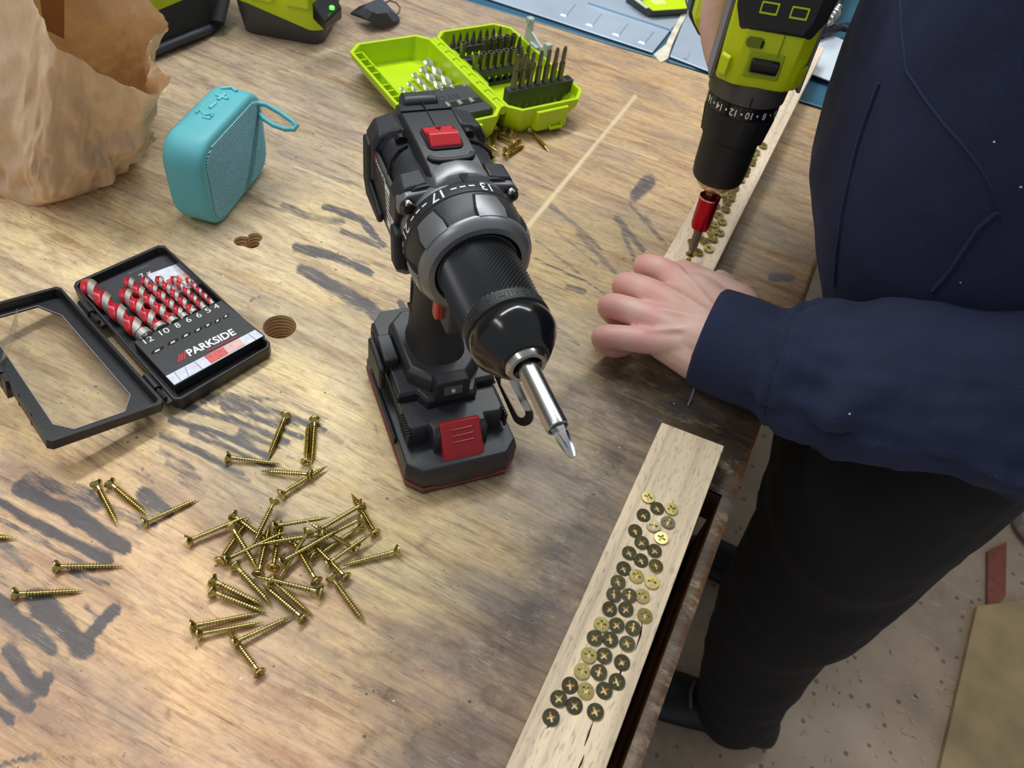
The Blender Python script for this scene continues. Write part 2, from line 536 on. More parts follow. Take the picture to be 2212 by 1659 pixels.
stain = np.zeros_like(U)
SK = [  # blue black stencil strokes and soaked streaks
    ([(-20, 1295), (55, 1350), (110, 1398)], 40, 1), ([(85, 1302), (150, 1370), (178, 1398)], 58, 1), ([(172, 1392), (205, 1360), (248, 1318)], 30, 1), ([(185, 1312), (225, 1345)], 14, .7),
    ([(20, 1405), (60, 1465), (88, 1488)], 36, 1), ([(88, 1490), (105, 1462)], 26, 1), ([(-10, 1460), (30, 1505), (60, 1522)], 30, 1), ([(-10, 1530), (22, 1556)], 24, 1), ([(105, 1400), (145, 1422)], 16, .6),
    ([(-10, 1658), (50, 1640), (85, 1632)], 16, .8), ([(92, 1640), (140, 1635)], 14, .5), ([(90, 1575), (140, 1590)], 8, .5),
    ([(40, 1055), (150, 1105), (270, 1185)], 36, .95), ([(0, 1085), (110, 1150), (235, 1210)], 24, .9), ([(60, 1040), (170, 1065), (210, 1090)], 40, .7), ([(170, 1060), (300, 1130)], 26, .6), ([(310, 1070), (360, 1105)], 42, .9), ([(330, 1115), (300, 1140)], 25, .6),
    ([(0, 1170), (60, 1225)], 30, .6), ([(155, 1235), (235, 1265)], 12, .8), ([(0, 1030), (80, 1075)], 18, .5),
    ([(400, 880), (500, 905), (620, 955)], 17, .85), ([(440, 868), (560, 885), (690, 925)], 14, .7), ([(370, 908), (480, 940), (580, 985)], 19, .9), ([(350, 940), (430, 975), (520, 1025)], 18, .8), ([(470, 850), (600, 865)], 12, .6), ([(540, 905), (640, 915)], 16, .7), ([(345, 972), (420, 1010)], 14, .6), ([(600, 860), (700, 905)], 10, .5), ([(330, 1000), (420, 1040)], 14, .5), ([(395, 1040), (440, 1060)], 26, .5),
    ([(420, 850), (520, 868), (600, 890), (700, 930)], 16, .75), ([(480, 880), (560, 905), (650, 945)], 14, .8), ([(410, 935), (500, 970), (590, 1010)], 15, .75), ([(380, 955), (450, 985), (540, 1040)], 13, .65), ([(520, 935), (600, 965)], 18, .75), ([(620, 985), (680, 1000)], 12, .5), ([(360, 1000), (430, 1035)], 16, .6), ([(440, 1050), (500, 1080)], 12, .45), ([(220, 985), (330, 1040)], 14, .45), ([(250, 1100), (330, 1130)], 30, .6), ([(0, 1120), (120, 1190), (200, 1230)], 18, .65),
    ([(640, 535), (740, 560), (800, 590)], 22, .85), ([(610, 445), (680, 470), (740, 480)], 18, .6), ([(700, 445), (780, 475), (830, 530)], 16, .8), ([(650, 580), (760, 640), (830, 690)], 30, .85), ([(690, 605), (780, 660)], 30, .7), ([(740, 500), (820, 530)], 14, .7), ([(760, 560), (830, 575)], 12, .5), ([(830, 680), (880, 720)], 26, .8), ([(560, 440), (640, 462)], 12, .5), ([(690, 380), (780, 400)], 12, .5), ([(865, 655), (885, 690)], 14, .9), ([(555, 640), (640, 660)], 10, .35), ([(545, 555), (620, 560)], 14, .3),
    ([(1370, 425), (1400, 390)], 34, .75), ([(1190, 445), (1240, 485), (1300, 540)], 12, .6), ([(1330, 470), (1390, 540)], 16, .7), ([(1360, 440), (1430, 520)], 12, .6), ([(1345, 500), (1370, 560)], 12, .6), ([(1250, 505), (1330, 590)], 12, .55), ([(1160, 520), (1250, 590)], 10, .5), ([(1200, 500), (1290, 570)], 8, .5), ([(1140, 390), (1200, 415)], 10, .4), ([(1395, 470), (1440, 530)], 10, .5),
    ([(1225, 620), (1260, 630)], 16, .7), ([(1180, 690), (1250, 745)], 10, .5), ([(1200, 745), (1290, 790)], 14, .4), ([(1665, 598), (1710, 600)], 20, .75), ([(1600, 615), (1640, 625)], 8, .4), ([(1330, 780), (1370, 800)], 10, .5),
    ([(1410, 905), (1500, 1000)], 40, .5), ([(1420, 870), (1530, 900)], 30, .55), ([(1200, 1220), (1180, 1300), (1150, 1330)], 60, .45), ([(1240, 1150), (1290, 1080)], 40, .35), ([(1110, 1350), (1200, 1400)], 30, .4),
]
for pts, w, k in SK:
    stroke(stain, pts, w, k)
brown = np.zeros_like(U)
BK = [([(765, 1485), (820, 1490)], 28, .9), ([(840, 1500), (870, 1530), (890, 1590), (900, 1650)], 36, .9), ([(760, 1640), (810, 1590), (850, 1570)], 24, .8), ([(890, 1580), (960, 1560)], 16, .8), ([(200, 1645), (235, 1650)], 22, .9), ([(365, 1530), (362, 1555)], 14, .8), ([(155, 1640), (160, 1648)], 10, .9), ([(850, 1410), (1000, 1390), (1150, 1330)], 90, .55), ([(1000, 1450), (1080, 1400), (1200, 1300)], 130, .75), ([(1000, 1600), (1080, 1480)], 110, .7), ([(1150, 1250), (1320, 1000)], 120, .7), ([(1250, 900), (1450, 880)], 110, .7), ([(1300, 810), (1480, 850)], 60, .8), ([(1450, 930), (1640, 980)], 80, .9), ([(1540, 1040), (1640, 960)], 40, .9), ([(700, 1420), (850, 1410)], 24, .5), ([(905, 1180), (935, 1150)], 14, .6), ([(640, 1470), (1000, 1550)], 60, .35), ([(1680, 660), (1740, 640)], 30, .5), ([(1300, 760), (1420, 790)], 40, .5), ([(1100, 1000), (1230, 1010)], 60, .4)]  # grime splotches and dark areas; strokes below the hand paint its shadow
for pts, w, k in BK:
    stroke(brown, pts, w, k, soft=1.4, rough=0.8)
# thin worn orange band along the right edge
base_edge = np.array(srgb(112, 76, 46))
ew = np.clip((.0048 + .0014 * wob - OF) / .0016, 0, 1) * (0.75 + 0.25 * wob2)
base = base * (1 - ew[..., None]) + base_edge * ew[..., None]
brown *= (1 - 0.6 * np.clip(ew, 0, 1))
rail = (OF < SO + .003) & (YY < SLOT_Y + .02)
brown = np.where(rail, np.maximum(brown, .62), brown)
scratch = np.zeros_like(U)
for pts, w, k in [([(622, 1092), (810, 892)], 6, .9), ([(1130, 502), (1372, 208)], 7, .9), ([(690, 100), (1210, 275), (1300, 305), (1420, 345)], 4, .55), ([(640, 360), (720, 392), (800, 432)], 4, .8), ([(690, 1010), (760, 1040)], 2.5, .6), ([(640, 930), (680, 1010)], 2, .4), ([(825, 882), (700, 1010)], 2.5, .5), ([(1205, 275), (1245, 288)], 4, .8)]:
    stroke(scratch, pts, w, k, soft=0.8, rough=0.25)
for pts, w, k in [([(1155, 558), (1270, 610), (1340, 660)], 3.2, 1), ([(1230, 1090), (1350, 990)], 3, .7), ([(300, 1005), (330, 1040)], 3, .8), ([(1180, 985), (1250, 1030)], 3, .6), ([(540, 650), (560, 640)], 4, .7), ([(810, 920), (815, 935)], 4, .4)]:
    stroke(brown, pts, w, k * 1.6, soft=0.6, rough=0.2)
stroke(stain, [(1155, 558), (1270, 610), (1340, 660)], 3.0, .9, soft=.5, rough=.1)

HOLES = []
hc = P(604, 706)
HOLES.append((hc.x, hc.y, 0.0118))
for q, r_ in (((522, 521), 0.0060), ((550, 514), 0.0060), ((544, 526), 0.0060)):
    h_ = P(*q)
    HOLES.append((h_.x, h_.y, r_))
keep_v = np.ones(U.shape, bool)
Xf, Yf = XX.copy(), YY.copy()
inside = np.zeros((ny - 1, nx - 1), bool)
cxm = (XX[:-1, :-1] + XX[1:, 1:]) / 2
cym = (YY[:-1, :-1] + YY[1:, 1:]) / 2
om = (OF[:-1, :-1] + OF[1:, 1:]) / 2
for hx, hy, hr in HOLES:
    inside |= (cxm - hx) ** 2 + (cym - hy) ** 2 < hr ** 2
inside |= (om > SO) & (om < SI) & (cym < SLOT_Y)
# round off the bored holes: rim vertices slide onto the circle
vin = np.zeros(U.shape, int)
for dy in (0, 1):
    for dx in (0, 1):
        vin[dy:ny - 1 + dy, dx:nx - 1 + dx] += inside
rim = (vin > 0) & (vin < 4)
for hx, hy, hr in HOLES:
    d = np.hypot(XX - hx, YY - hy)
    other = np.zeros(U.shape, bool)
    for gx, gy, gr_ in HOLES:
        if (gx, gy) != (hx, hy):
            other |= np.hypot(XX - gx, YY - gy) < gr_ * 0.97
    s = rim & (abs(d - hr) < .0030) & ~other
    Xf[s] = hx + (XX[s] - hx) / d[s] * hr
    Yf[s] = hy + (YY[s] - hy) / d[s] * hr
Zf = -np.clip((.0045 - OF) / .0045, 0, 1) ** 2 * .0016 + 0.00012 * wob
idx = np.arange(ny * nx).reshape(ny, nx)
q = np.stack([idx[:-1, :-1], idx[1:, :-1], idx[1:, 1:], idx[:-1, 1:]], -1)[~inside]
me = bpy.data.meshes.new('bench_top')
me.vertices.add(ny * nx)
me.vertices.foreach_set('co', np.stack([Xf, Yf, Zf], -1).astype(np.float32).ravel())
me.loops.add(q.size)
me.loops.foreach_set('vertex_index', q.astype(np.int32).ravel())
me.polygons.add(len(q))
me.polygons.foreach_set('loop_start', np.arange(0, q.size, 4, dtype=np.int32))
me.polygons.foreach_set('use_smooth', np.ones(len(q), bool))
me.update(calc_edges=True)
me.validate()
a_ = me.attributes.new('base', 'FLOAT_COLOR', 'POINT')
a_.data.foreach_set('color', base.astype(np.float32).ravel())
for nm, arr in (('stain', stain), ('brown', np.clip(brown, 0, 1)), ('scratch', scratch)):
    a_ = me.attributes.new(nm, 'FLOAT', 'POINT')
    a_.data.foreach_set('value', arr.astype(np.float32).ravel())
me.materials.append(M_BENCH)
if me.polygons[0].normal.z < 0:
    me.flip_normals()
bt = bpy.data.objects.new('bench_top', me)
COL.objects.link(bt)
on_bench(bt)
# plywood edge, front rail of the vice and the slot between
mb = MB()
T = .032
def RP(y, o, z):
    return (xr(y) - o, y, z)
def BP(o, z):
    x = 0.075 - o
    y = yb(x)
    return (xr(y) - o, y, z)
o_, i_ = SLOT_Y, SI
top = [RP(Y0, OW, -.002), RP(Y0, SI, -.002), RP(SLOT_Y, SI, -.002), RP(SLOT_Y, 0, -.002), BP(0, -.002), BP(OW, -.002)]
mb.add(top + [(x, y, -T) for x, y, z in top], [(0, 1, 7, 6), (1, 2, 8, 7), (2, 3, 9, 8), (3, 4, 10, 9), (4, 5, 11, 10), (5, 0, 6, 11), (6, 7, 8, 9, 10, 11)])
on_bench(mb.build('plywood_edge', M_BENCHSIDE, bench, smooth=0))
mb = MB()
mb.add([RP(Y0, SO, -.0008), RP(Y0, 0, -.003), RP(SLOT_Y, 0, -.003), RP(SLOT_Y, SO, -.0008), RP(Y0, SO, -.09), RP(Y0, 0, -.09), RP(SLOT_Y, 0, -.09), RP(SLOT_Y, SO, -.09)],
       [(0, 1, 2, 3), (4, 7, 6, 5), (0, 4, 5, 1), (1, 5, 6, 2), (2, 6, 7, 3), (3, 7, 4, 0)])
on_bench(mb.build('vice_jaw', M_EDGE, bench, smooth=0))
mb = MB()
mb.box(0, .058, Y0, .36, -.095, -.060)
on_bench(mb.build('slot_bottom', M_DARKWOOD, bench, smooth=0))
mb = MB()
mb.box(-.95, .045, .36, .80, -.13, -.033)
on_bench(mb.build('apron', M_BENCHSIDE, bench, smooth=0))
for lx, ly in ((0.0, .42), (0.0, .78), (-.9, .42), (-.9, .76)):
    mb = MB()
    mb.box(lx - .04, lx + .04, ly - .04, ly + .04, -.85, -.13)
    on_bench(mb.build('leg', M_BENCHSIDE, bench, smooth=0, bevel=.003))
# bored holes: round walls with growth rings
mh, nt, b = node_mat('bored_end_grain')
wv = N(nt, 'ShaderNodeTexWave', Scale=95.0, Distortion=2.5, Detail=2.0)
wv.bands_direction = 'Z'
nt.links.new(stretched(nt, 1, 1, 1, 0), wv.inputs['Vector'])
nt.links.new(ramp(nt, wv.outputs['Fac'], [(0.2, srgb(150, 118, 84)), (0.55, srgb(206, 176, 136)), (0.9, srgb(222, 196, 158))]), b.inputs['Base Color'])
b.inputs['Roughness'].default_value = 0.7
mb = MB()
hx, hy, hr = HOLES[0]
n = 40
mb.rings([[(hx + hr * cos(tau * j / n), hy + hr * sin(tau * j / n), z) for j in range(n)] for z in (0.0, -.012, -.0315)], cap0=False, cap1=True)
on_bench(mb.build('round_hole', mh, bench))
mb = MB()
C3 = HOLES[1:]
for k, (hx, hy, hr) in enumerate(C3):
    n = 28
    for j in range(n):
        a0, a1 = tau * j / n, tau * (j + 1) / n
        mx_, my_ = hx + hr * cos((a0 + a1) / 2), hy + hr * sin((a0 + a1) / 2)
        if any(i != k and hypot_ < C3[i][2] for i in range(3) for hypot_ in [sqrt((mx_ - C3[i][0]) ** 2 + (my_ - C3[i][1]) ** 2)]):
            continue
        p0 = (hx + hr * cos(a0), hy + hr * sin(a0)); p1 = (hx + hr * cos(a1), hy + hr * sin(a1))
        mb.add([(*p0, 0), (*p1, 0), (*p1, -.014), (*p0, -.014)], [(0, 1, 2, 3)])
    mb.add([(hx + hr * cos(tau * j / n), hy + hr * sin(tau * j / n), -.014 - .0001 * k) for j in range(n)], [tuple(range(n))])
on_bench(mb.build('clover_hole', mh, bench))

# ------------------------------------------------------------------ floor
mf, nt, b = node_mat('dusty_concrete')
n1 = N(nt, 'ShaderNodeTexNoise', Scale=3.5, Detail=8.0, Roughness=0.65)
nt.links.new(stretched(nt, 1, 1, 1), n1.inputs['Vector'])
c = ramp(nt, n1.outputs['Fac'], [(0.3, srgb(150, 132, 114)), (0.5, srgb(186, 164, 142)), (0.68, srgb(202, 182, 160))])
n2 = N(nt, 'ShaderNodeTexVoronoi', Scale=38.0)
nt.links.new(stretched(nt, 1, 1, 1, .4), n2.inputs['Vector'])
c = mixc(nt, math_n(nt, 'MULTIPLY', math_n(nt, 'LESS_THAN', n2.outputs['Distance'], 0.16), 0.6), c, srgb(70, 62, 55))
n3 = N(nt, 'ShaderNodeTexNoise', Scale=1.0, Detail=3.0)
nt.links.new(stretched(nt, 25, 160, 1, .7), n3.inputs['Vector'])
c = mixc(nt, math_n(nt, 'MULTIPLY', math_n(nt, 'GREATER_THAN', n3.outputs['Fac'], 0.66), 0.7), c, srgb(200, 178, 140))
nt.links.new(c, b.inputs['Base Color'])
b.inputs['Roughness'].default_value = 0.85
mb = MB()
mb.box(-3, 3.5, -2.2, 4.2, -.90, -.85)
struct(mb.build('floor', mf, smooth=0))
M_WALL = mat('whitewashed_wall', (176, 172, 164), 0.9, vary=0.15, vscale=3, bump=0.4, bscale=40)
mb = MB()
mb.box(-3, 3.5, 4.2, 4.3, -.90, 2.1)
struct(mb.build('wall_back', M_WALL, smooth=0))
mb = MB()
mb.box(-3.1, -3, -2.2, 4.2, -.90, 2.1)
struct(mb.build('wall_left', M_WALL, smooth=0))
# a sheet of ply and scraps lying on the floor
M_PLY = mat('dusty_ply', (168, 146, 108), 0.8, vary=0.3, vscale=9, bump=0.4, bscale=60)
mb = MB()
a = [P(2110, 1310, -.84), P(2020, 1700, -.84), P(2350, 1800, -.84), P(2500, 1260, -.84)]
mb.prism([(p.x, p.y) for p in a], -.85, -.838)
tag(mb.build('plywood_sheet', M_PLY, smooth=0), 'yellowish dusty plywood sheet lying flat on the floor', 'board')
M_REDWOOD = mat('red_stained_wood', (140, 78, 62), 0.6, vary=0.2, vscale=60)
mb = MB()
a = [P(2134, 1190, -.842), P(2175, 1170, -.842), P(2173, 1285, -.842), P(2150, 1312, -.842), P(2133, 1305, -.842)]
mb.prism([(p.x, p.y) for p in a], -.85, -.842)
tag(mb.build('wood_scrap', M_REDWOOD, smooth=0, bevel=.001), 'narrow reddish wood offcut with a pointed end on the floor', 'wood scrap')
M_STONE = mat('grey_stone', (150, 142, 132), 0.8, vary=0.3, vscale=40, bump=0.6)
mb = MB()
rs = []
g = P(2235, 1120, -.83)
for z, k in ((-.85, .9), (-.835, 1.05), (-.815, .9), (-.805, .5)):
    rs.append([(g.x + .045 * k * cos(tau * j / 12) * (1 + .12 * sin(3 * j)), g.y + .075 * k * sin(tau * j / 12) * (1 + .1 * cos(2 * j)), z) for j in range(12)])
mb.rings(rs)
tag(mb.build('rubble_stone', M_STONE, sub=1), 'grey lump of stone on the floor at the right frame edge', 'stone')
M_CHIP = mat('pale_wood_chip', (212, 190, 156), 0.8)
rng = random.Random(5)
mb = MB()
for k in range(70):
    c_ = P(rng.uniform(1680, 2050), rng.uniform(1230, 1650), -.848)
    a = rng.uniform(0, pi); l = rng.uniform(.002, .006); w = rng.uniform(.0008, .002)
    d = Vector((cos(a), sin(a), 0)); e = Vector((-sin(a), cos(a), 0))
    z0 = Vector((0, 0, .0015))
    mb.add([c_ - d * l - e * w, c_ + d * l - e * w * .6, c_ + d * l * .8 + e * w, c_ - d * l * .7 + e * w, c_ + z0], [(0, 1, 4), (1, 2, 4), (2, 3, 4), (3, 0, 4)])
o = tag(mb.build('wood_chips', M_CHIP, smooth=0), 'pale wood chips and sawdust crumbs strewn over the concrete floor', 'wood chips')
o['kind'] = 'stuff'
# ------------------------------------------------------------------ oak strips with driven screws
def oak(name, warm, sx=1.0):
    m, nt, b = node_mat(name)
    L = nt.links.new
    n1 = N(nt, 'ShaderNodeTexNoise', Scale=1.0, Detail=4.0, Roughness=0.6, Distortion=0.4)
    L(stretched(nt, 130, 3.5, 60), n1.inputs['Vector'])
    c = ramp(nt, n1.outputs['Fac'], [(0.25, srgb(*[int(k * .80) for k in warm])), (0.5, srgb(*warm)), (0.75, srgb(*[min(255, int(k * 1.09)) for k in warm]))])
    n2 = N(nt, 'ShaderNodeTexNoise', Scale=1.0, Detail=2.0, Roughness=0.5)
    L(stretched(nt, 800, 120, 500, .02), n2.inputs['Vector'])
    p = ramp(nt, n2.outputs['Fac'], [(0.56, (0, 0, 0)), (0.68, (1, 1, 1))])
    c = mixc(nt, math_n(nt, 'MULTIPLY', p, 0.5), c, srgb(*[int(k * .62) for k in warm]))
    n3 = N(nt, 'ShaderNodeTexNoise', Scale=9.0, Detail=3.0)
    L(stretched(nt, 1, 1, 1), n3.inputs['Vector'])
    c = mixc(nt, 0.6, c, ramp(nt, n3.outputs['Fac'], [(0.3, (0.9, 0.88, 0.86)), (0.6, (1.05, 1.04, 1.02))]), 'MULTIPLY')
    L(c, b.inputs['Base Color'])
    b.inputs['Roughness'].default_value = 0.6
    bp = N(nt, 'ShaderNodeBump', Strength=0.25, Distance=0.0004)
    bp.invert = True
    L(p, bp.inputs['Height'])
    L(bp.outputs['Normal'], b.inputs['Normal'])
    return m

STH = .018
FTH = .026
M_OAK = oak('oak_face', (228, 206, 176))
M_OAK2 = oak('oak_face_pale', (232, 210, 184))
def strip(name, x0, x1, y0, y1, th, m, skew=0.0, lean=0.0):
    mb = MB()
    n = 30
    rs = []
    for i in range(n + 1):
        t = i / n
        y = y0 + (y1 - y0) * t
        k = skew * max(0, t - (n - 1) / n) * n
        d = lean * (y - .5)
        rs.append([(x0 + d, y + k, 0.0002), (x1 + d, y - k, 0.0002), (x1 + d, y - k, th), (x0 + d, y + k, th)])
    mb.rings(rs)
    return mb.build(name, m, smooth=20, bevel=.0006)
q0, q1 = P(1430, 912, STH), P(1565, 963, STH)
sA = P(1310, 1659, STH)
near_strip = empty('oak_strip', ((q0.x + q1.x) / 2, .15, 0))
tag(near_strip, 'pale oak strip along the near bench edge, studded with rows of screws', 'wood strip')
o = strip('board', q0.x, q1.x, -.12, (q0.y + q1.y) / 2, STH, M_OAK, skew=(q0.y - q1.y) / 2)
o.parent = near_strip; o.location = -near_strip.location
far_strip = empty('oak_strip', (-.03, .8, 0))
tag(far_strip, 'pale oak strip held under the hand, reaching beyond the bench back edge', 'wood strip')
e0, e1 = P(1435, 552, FTH), P(1535, 603, FTH)
FX0, FX1 = e0.x, e1.x - .001
o = strip('board', FX0, FX1, .468, P(1783, 102, FTH).y, FTH, M_OAK2, skew=.004, lean=.0105)
o.parent = far_strip; o.location = -far_strip.location
M_CRACK = mat('crack_dark', (40, 28, 20), 0.9)
def crack(px, parent, z, w):
    mb = MB()
    pts = [P(*p, z + .00012) for p in px]
    for i in range(len(pts) - 1):
        a, b_ = pts[i], pts[i + 1]
        d = (b_ - a).normalized(); e = Vector((-d.y, d.x, 0))
        w0 = w * (.25 if i == 0 else 1); w1 = w * (.25 if i == len(pts) - 2 else 1)
        mb.add([a - e * w0, a + e * w0, b_ + e * w1, b_ - e * w1], [(0, 1, 2, 3)])
    o = mb.build('split', M_CRACK, parent, smooth=0)
    o.location = -parent.location
for c_ in ([(1282, 1556), (1270, 1590), (1262, 1612)], [(1388, 1340), (1384, 1370), (1372, 1405)], [(1192, 1560), (1188, 1566), (1180, 1574)], [(1335, 1475), (1341, 1450), (1348, 1435)], [(1262, 1630), (1255, 1650), (1245, 1668)], [(1300, 1438), (1304, 1430), (1307, 1424)]):
    crack(c_, near_strip, STH, .0005)

# --- screws
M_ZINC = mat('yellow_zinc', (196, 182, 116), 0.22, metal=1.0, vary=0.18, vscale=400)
M_ZINC_DARK = mat('zinc_dark_reflection', (120, 116, 92), 0.16, metal=1.0, vary=0.2, vscale=300)  # darker copy for heads mirroring dark surroundings; reflection put into the colour
M_RECESS = mat('recess_zinc', (206, 186, 110), 0.25, metal=1.0)
def cross_outline(r, w):
    pts = []
    for k in range(4):
        a = k * pi / 2
        for (x, y) in ((r, -w), (r, w), (w, w)):
            pts.append((x * cos(a) - y * sin(a), x * sin(a) + y * cos(a)))
    return pts

def screw_mesh(name, L=.0360, R0=.0041, r=.00118, ro=.00215, n=12, ridges=17, threads=True):
    """countersunk wood screw, head face at z=0 looking up, point at z=-L"""
    mb = MB()
    prof = [(0, R0 * .96), (-.0004, R0), (-.0009, R0 * .97), (-.0022, R0 * .62), (-.0034, r * 1.15)]
    if threads:
        z = -.0062
        prof.append((z, r))
        step = (L - .0062 - .002) / ridges
        for k in range(ridges):
            t = k / ridges
            f = 1 if t < .78 else max(.28, 1 - (t - .78) / .22 * .75)
            prof += [(z - step * .34, r * f), (z - step * .5, ro * f), (z - step * .62, r * f)]
            z -= step
        prof.append((-L, .0001))
    else:
        prof += [(-.008, r), (-.010, r)]
    rs = [[(rr * cos(tau * j / n), rr * sin(tau * j / n), zz) for j in range(n)] for zz, rr in prof]
    mb.rings(rs, cap0=False, cap1=True)
    # cross recess
    co = cross_outline(R0 * .56, R0 * .14)
    bm = bmesh.new()
    ov = [bm.verts.new((R0 * .96 * cos(tau * j / n), R0 * .96 * sin(tau * j / n), 0)) for j in range(n)]
    iv = [bm.verts.new((x, y, 0)) for x, y in co]
    ed = [bm.edges.new((l[i], l[(i + 1) % len(l)])) for l in (ov, iv) for i in range(len(l))]
    bmesh.ops.triangle_fill(bm, use_beauty=True, edges=ed)
    bm.verts.index_update()
    mb.add([tuple(v.co) for v in bm.verts], [tuple(v.index for v in f.verts) for f in bm.faces])
    bm.free()
    m_ = len(co)
    lo = [(x * .45, y * .6, -.0019) for x, y in co]
    mb.add([(x, y, 0) for x, y in co] + lo, [(i, (i + 1) % m_, m_ + (i + 1) % m_, m_ + i) for i in range(m_)], 1)
    mb.add(lo, [tuple(range(m_))], 1)
    o = mb.build(name, [M_ZINC, M_RECESS], smooth=40)
    me = o.data
    bpy.data.objects.remove(o)
    return me

ME_SCREW = screw_mesh('screw')
ME_SCREW.name = 'screw_full'
ME_DRIVEN = screw_mesh('screw', R0=.0045, threads=False, n=20)
ME_DRIVEN_DARK = ME_DRIVEN.copy()
ME_DRIVEN_DARK.materials[0] = M_ZINC_DARK
def screw_obj(me, loc, zaxis, spin=0.0):
    o = bpy.data.objects.new('screw', me)
    COL.objects.link(o)
    qd = Vector(zaxis).normalized().to_track_quat('Z', 'Y')
    o.rotation_mode = 'QUATERNION'
    o.rotation_quaternion = qd @ Quaternion((0, 0, 1), spin)
    o.location = loc
    return o

def ordinal(k):
    return ['first', 'second', 'third', 'fourth', 'fifth', 'sixth', 'seventh', 'eighth', 'ninth', 'tenth', 'eleventh', 'twelfth', 'thirteenth', 'fourteenth', 'fifteenth', 'sixteenth', 'seventeenth', 'eighteenth', 'nineteenth', 'twentieth', 'twenty-first', 'twenty-second', 'twenty-third', 'twenty-fourth', 'twenty-fifth', 'twenty-sixth', 'twenty-seventh', 'twenty-eighth', 'twenty-ninth', 'thirtieth', 'thirty-first', 'thirty-second', 'thirty-third', 'thirty-fourth', 'thirty-fifth', 'thirty-sixth', 'thirty-seventh', 'thirty-eighth', 'thirty-ninth', 'fortieth', 'forty-first', 'forty-second', 'forty-third', 'forty-fourth', 'forty-fifth', 'forty-sixth', 'forty-seventh', 'forty-eighth'][k]

rng = random.Random(11)
c2 = [(1330, 305), (1410, 405), (1537, 410), (1288, 468), (1505, 530), (1376, 562), (1213, 607), (1447, 670), (1270, 713), (1386, 785), (1160, 805), (1266, 872), (1400, 918), (1110, 945), (1225, 1010), (1060, 1065), (1363, 1065), (1023, 1178), (1158, 1185), (1277, 1190), (985, 1308), (1128, 1310), (1300, 1365), (912, 1445), (1045, 1452), (1193, 1475), (850, 1565), (990, 1580), (1140, 1615)]
c3 = [(890, 530), (1040, 535), (1220, 605), (822, 690), (988, 700), (1168, 795), (700, 835), (860, 885), (1040, 885), (587, 965), (745, 1035), (953, 1095), (510, 1150)]
heads = [(1080 + a / 4.1475, 1000 + b_ / 4.1475) for a, b_ in c2] + [(1080 + a / 4.62, 1300 + b_ / 4.62) for a, b_ in c3]
BRIGHT = {0, 2, 7, 12, 14, 16, 19, 22, 23, 29, 32, 36}
order = sorted(range(len(heads)), key=lambda i: heads[i][1])
for rank, i in enumerate(order):
    p = P(*heads[i], STH + .0012)
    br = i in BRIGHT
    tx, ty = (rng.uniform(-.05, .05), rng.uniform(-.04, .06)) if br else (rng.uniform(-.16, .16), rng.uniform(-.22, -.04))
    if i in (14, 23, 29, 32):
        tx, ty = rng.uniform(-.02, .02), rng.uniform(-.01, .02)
    o = screw_obj(ME_DRIVEN if br else ME_DRIVEN_DARK, p, (tx, ty, 1), rng.uniform(0, 1.5))
    refl = 'bright yellow-zinc' if br else 'dark-reflecting zinc'
    tag(o, '%s screw head driven into the near oak strip, %s counting from its far end' % (refl, ordinal(rank)), 'screw', 'screws driven into the near oak strip')
f2 = [(1215, 160), (1140, 230), (1110, 280), (1095, 340), (1040, 405), (1025, 450), (980, 515), (920, 600), (885, 655), (875, 710), (780, 670), (715, 710), (835, 755), (715, 790), (820, 830), (670, 855), (745, 895), (780, 960), (640, 940), (700, 995), (610, 1020), (670, 1070), (755, 1075), (530, 1085), (590, 1160), (685, 1140), (470, 1180), (530, 1280), (640, 1245)]
heads = [(1400 + a / 4.88, 280 + b_ / 4.88) for a, b_ in f2]
order = sorted(range(len(heads)), key=lambda i: heads[i][1])
for rank, i in enumerate(order):
    p = P(*heads[i], FTH + .0026)
    o = screw_obj(ME_DRIVEN, p, (rng.uniform(-.12, .12), rng.uniform(-.15, .12), 1), rng.uniform(0, 1.5))
    tag(o, 'small yellow-zinc screw head in the far oak strip, %s counting from the back' % ordinal(rank), 'screw', 'screws driven into the far oak strip')

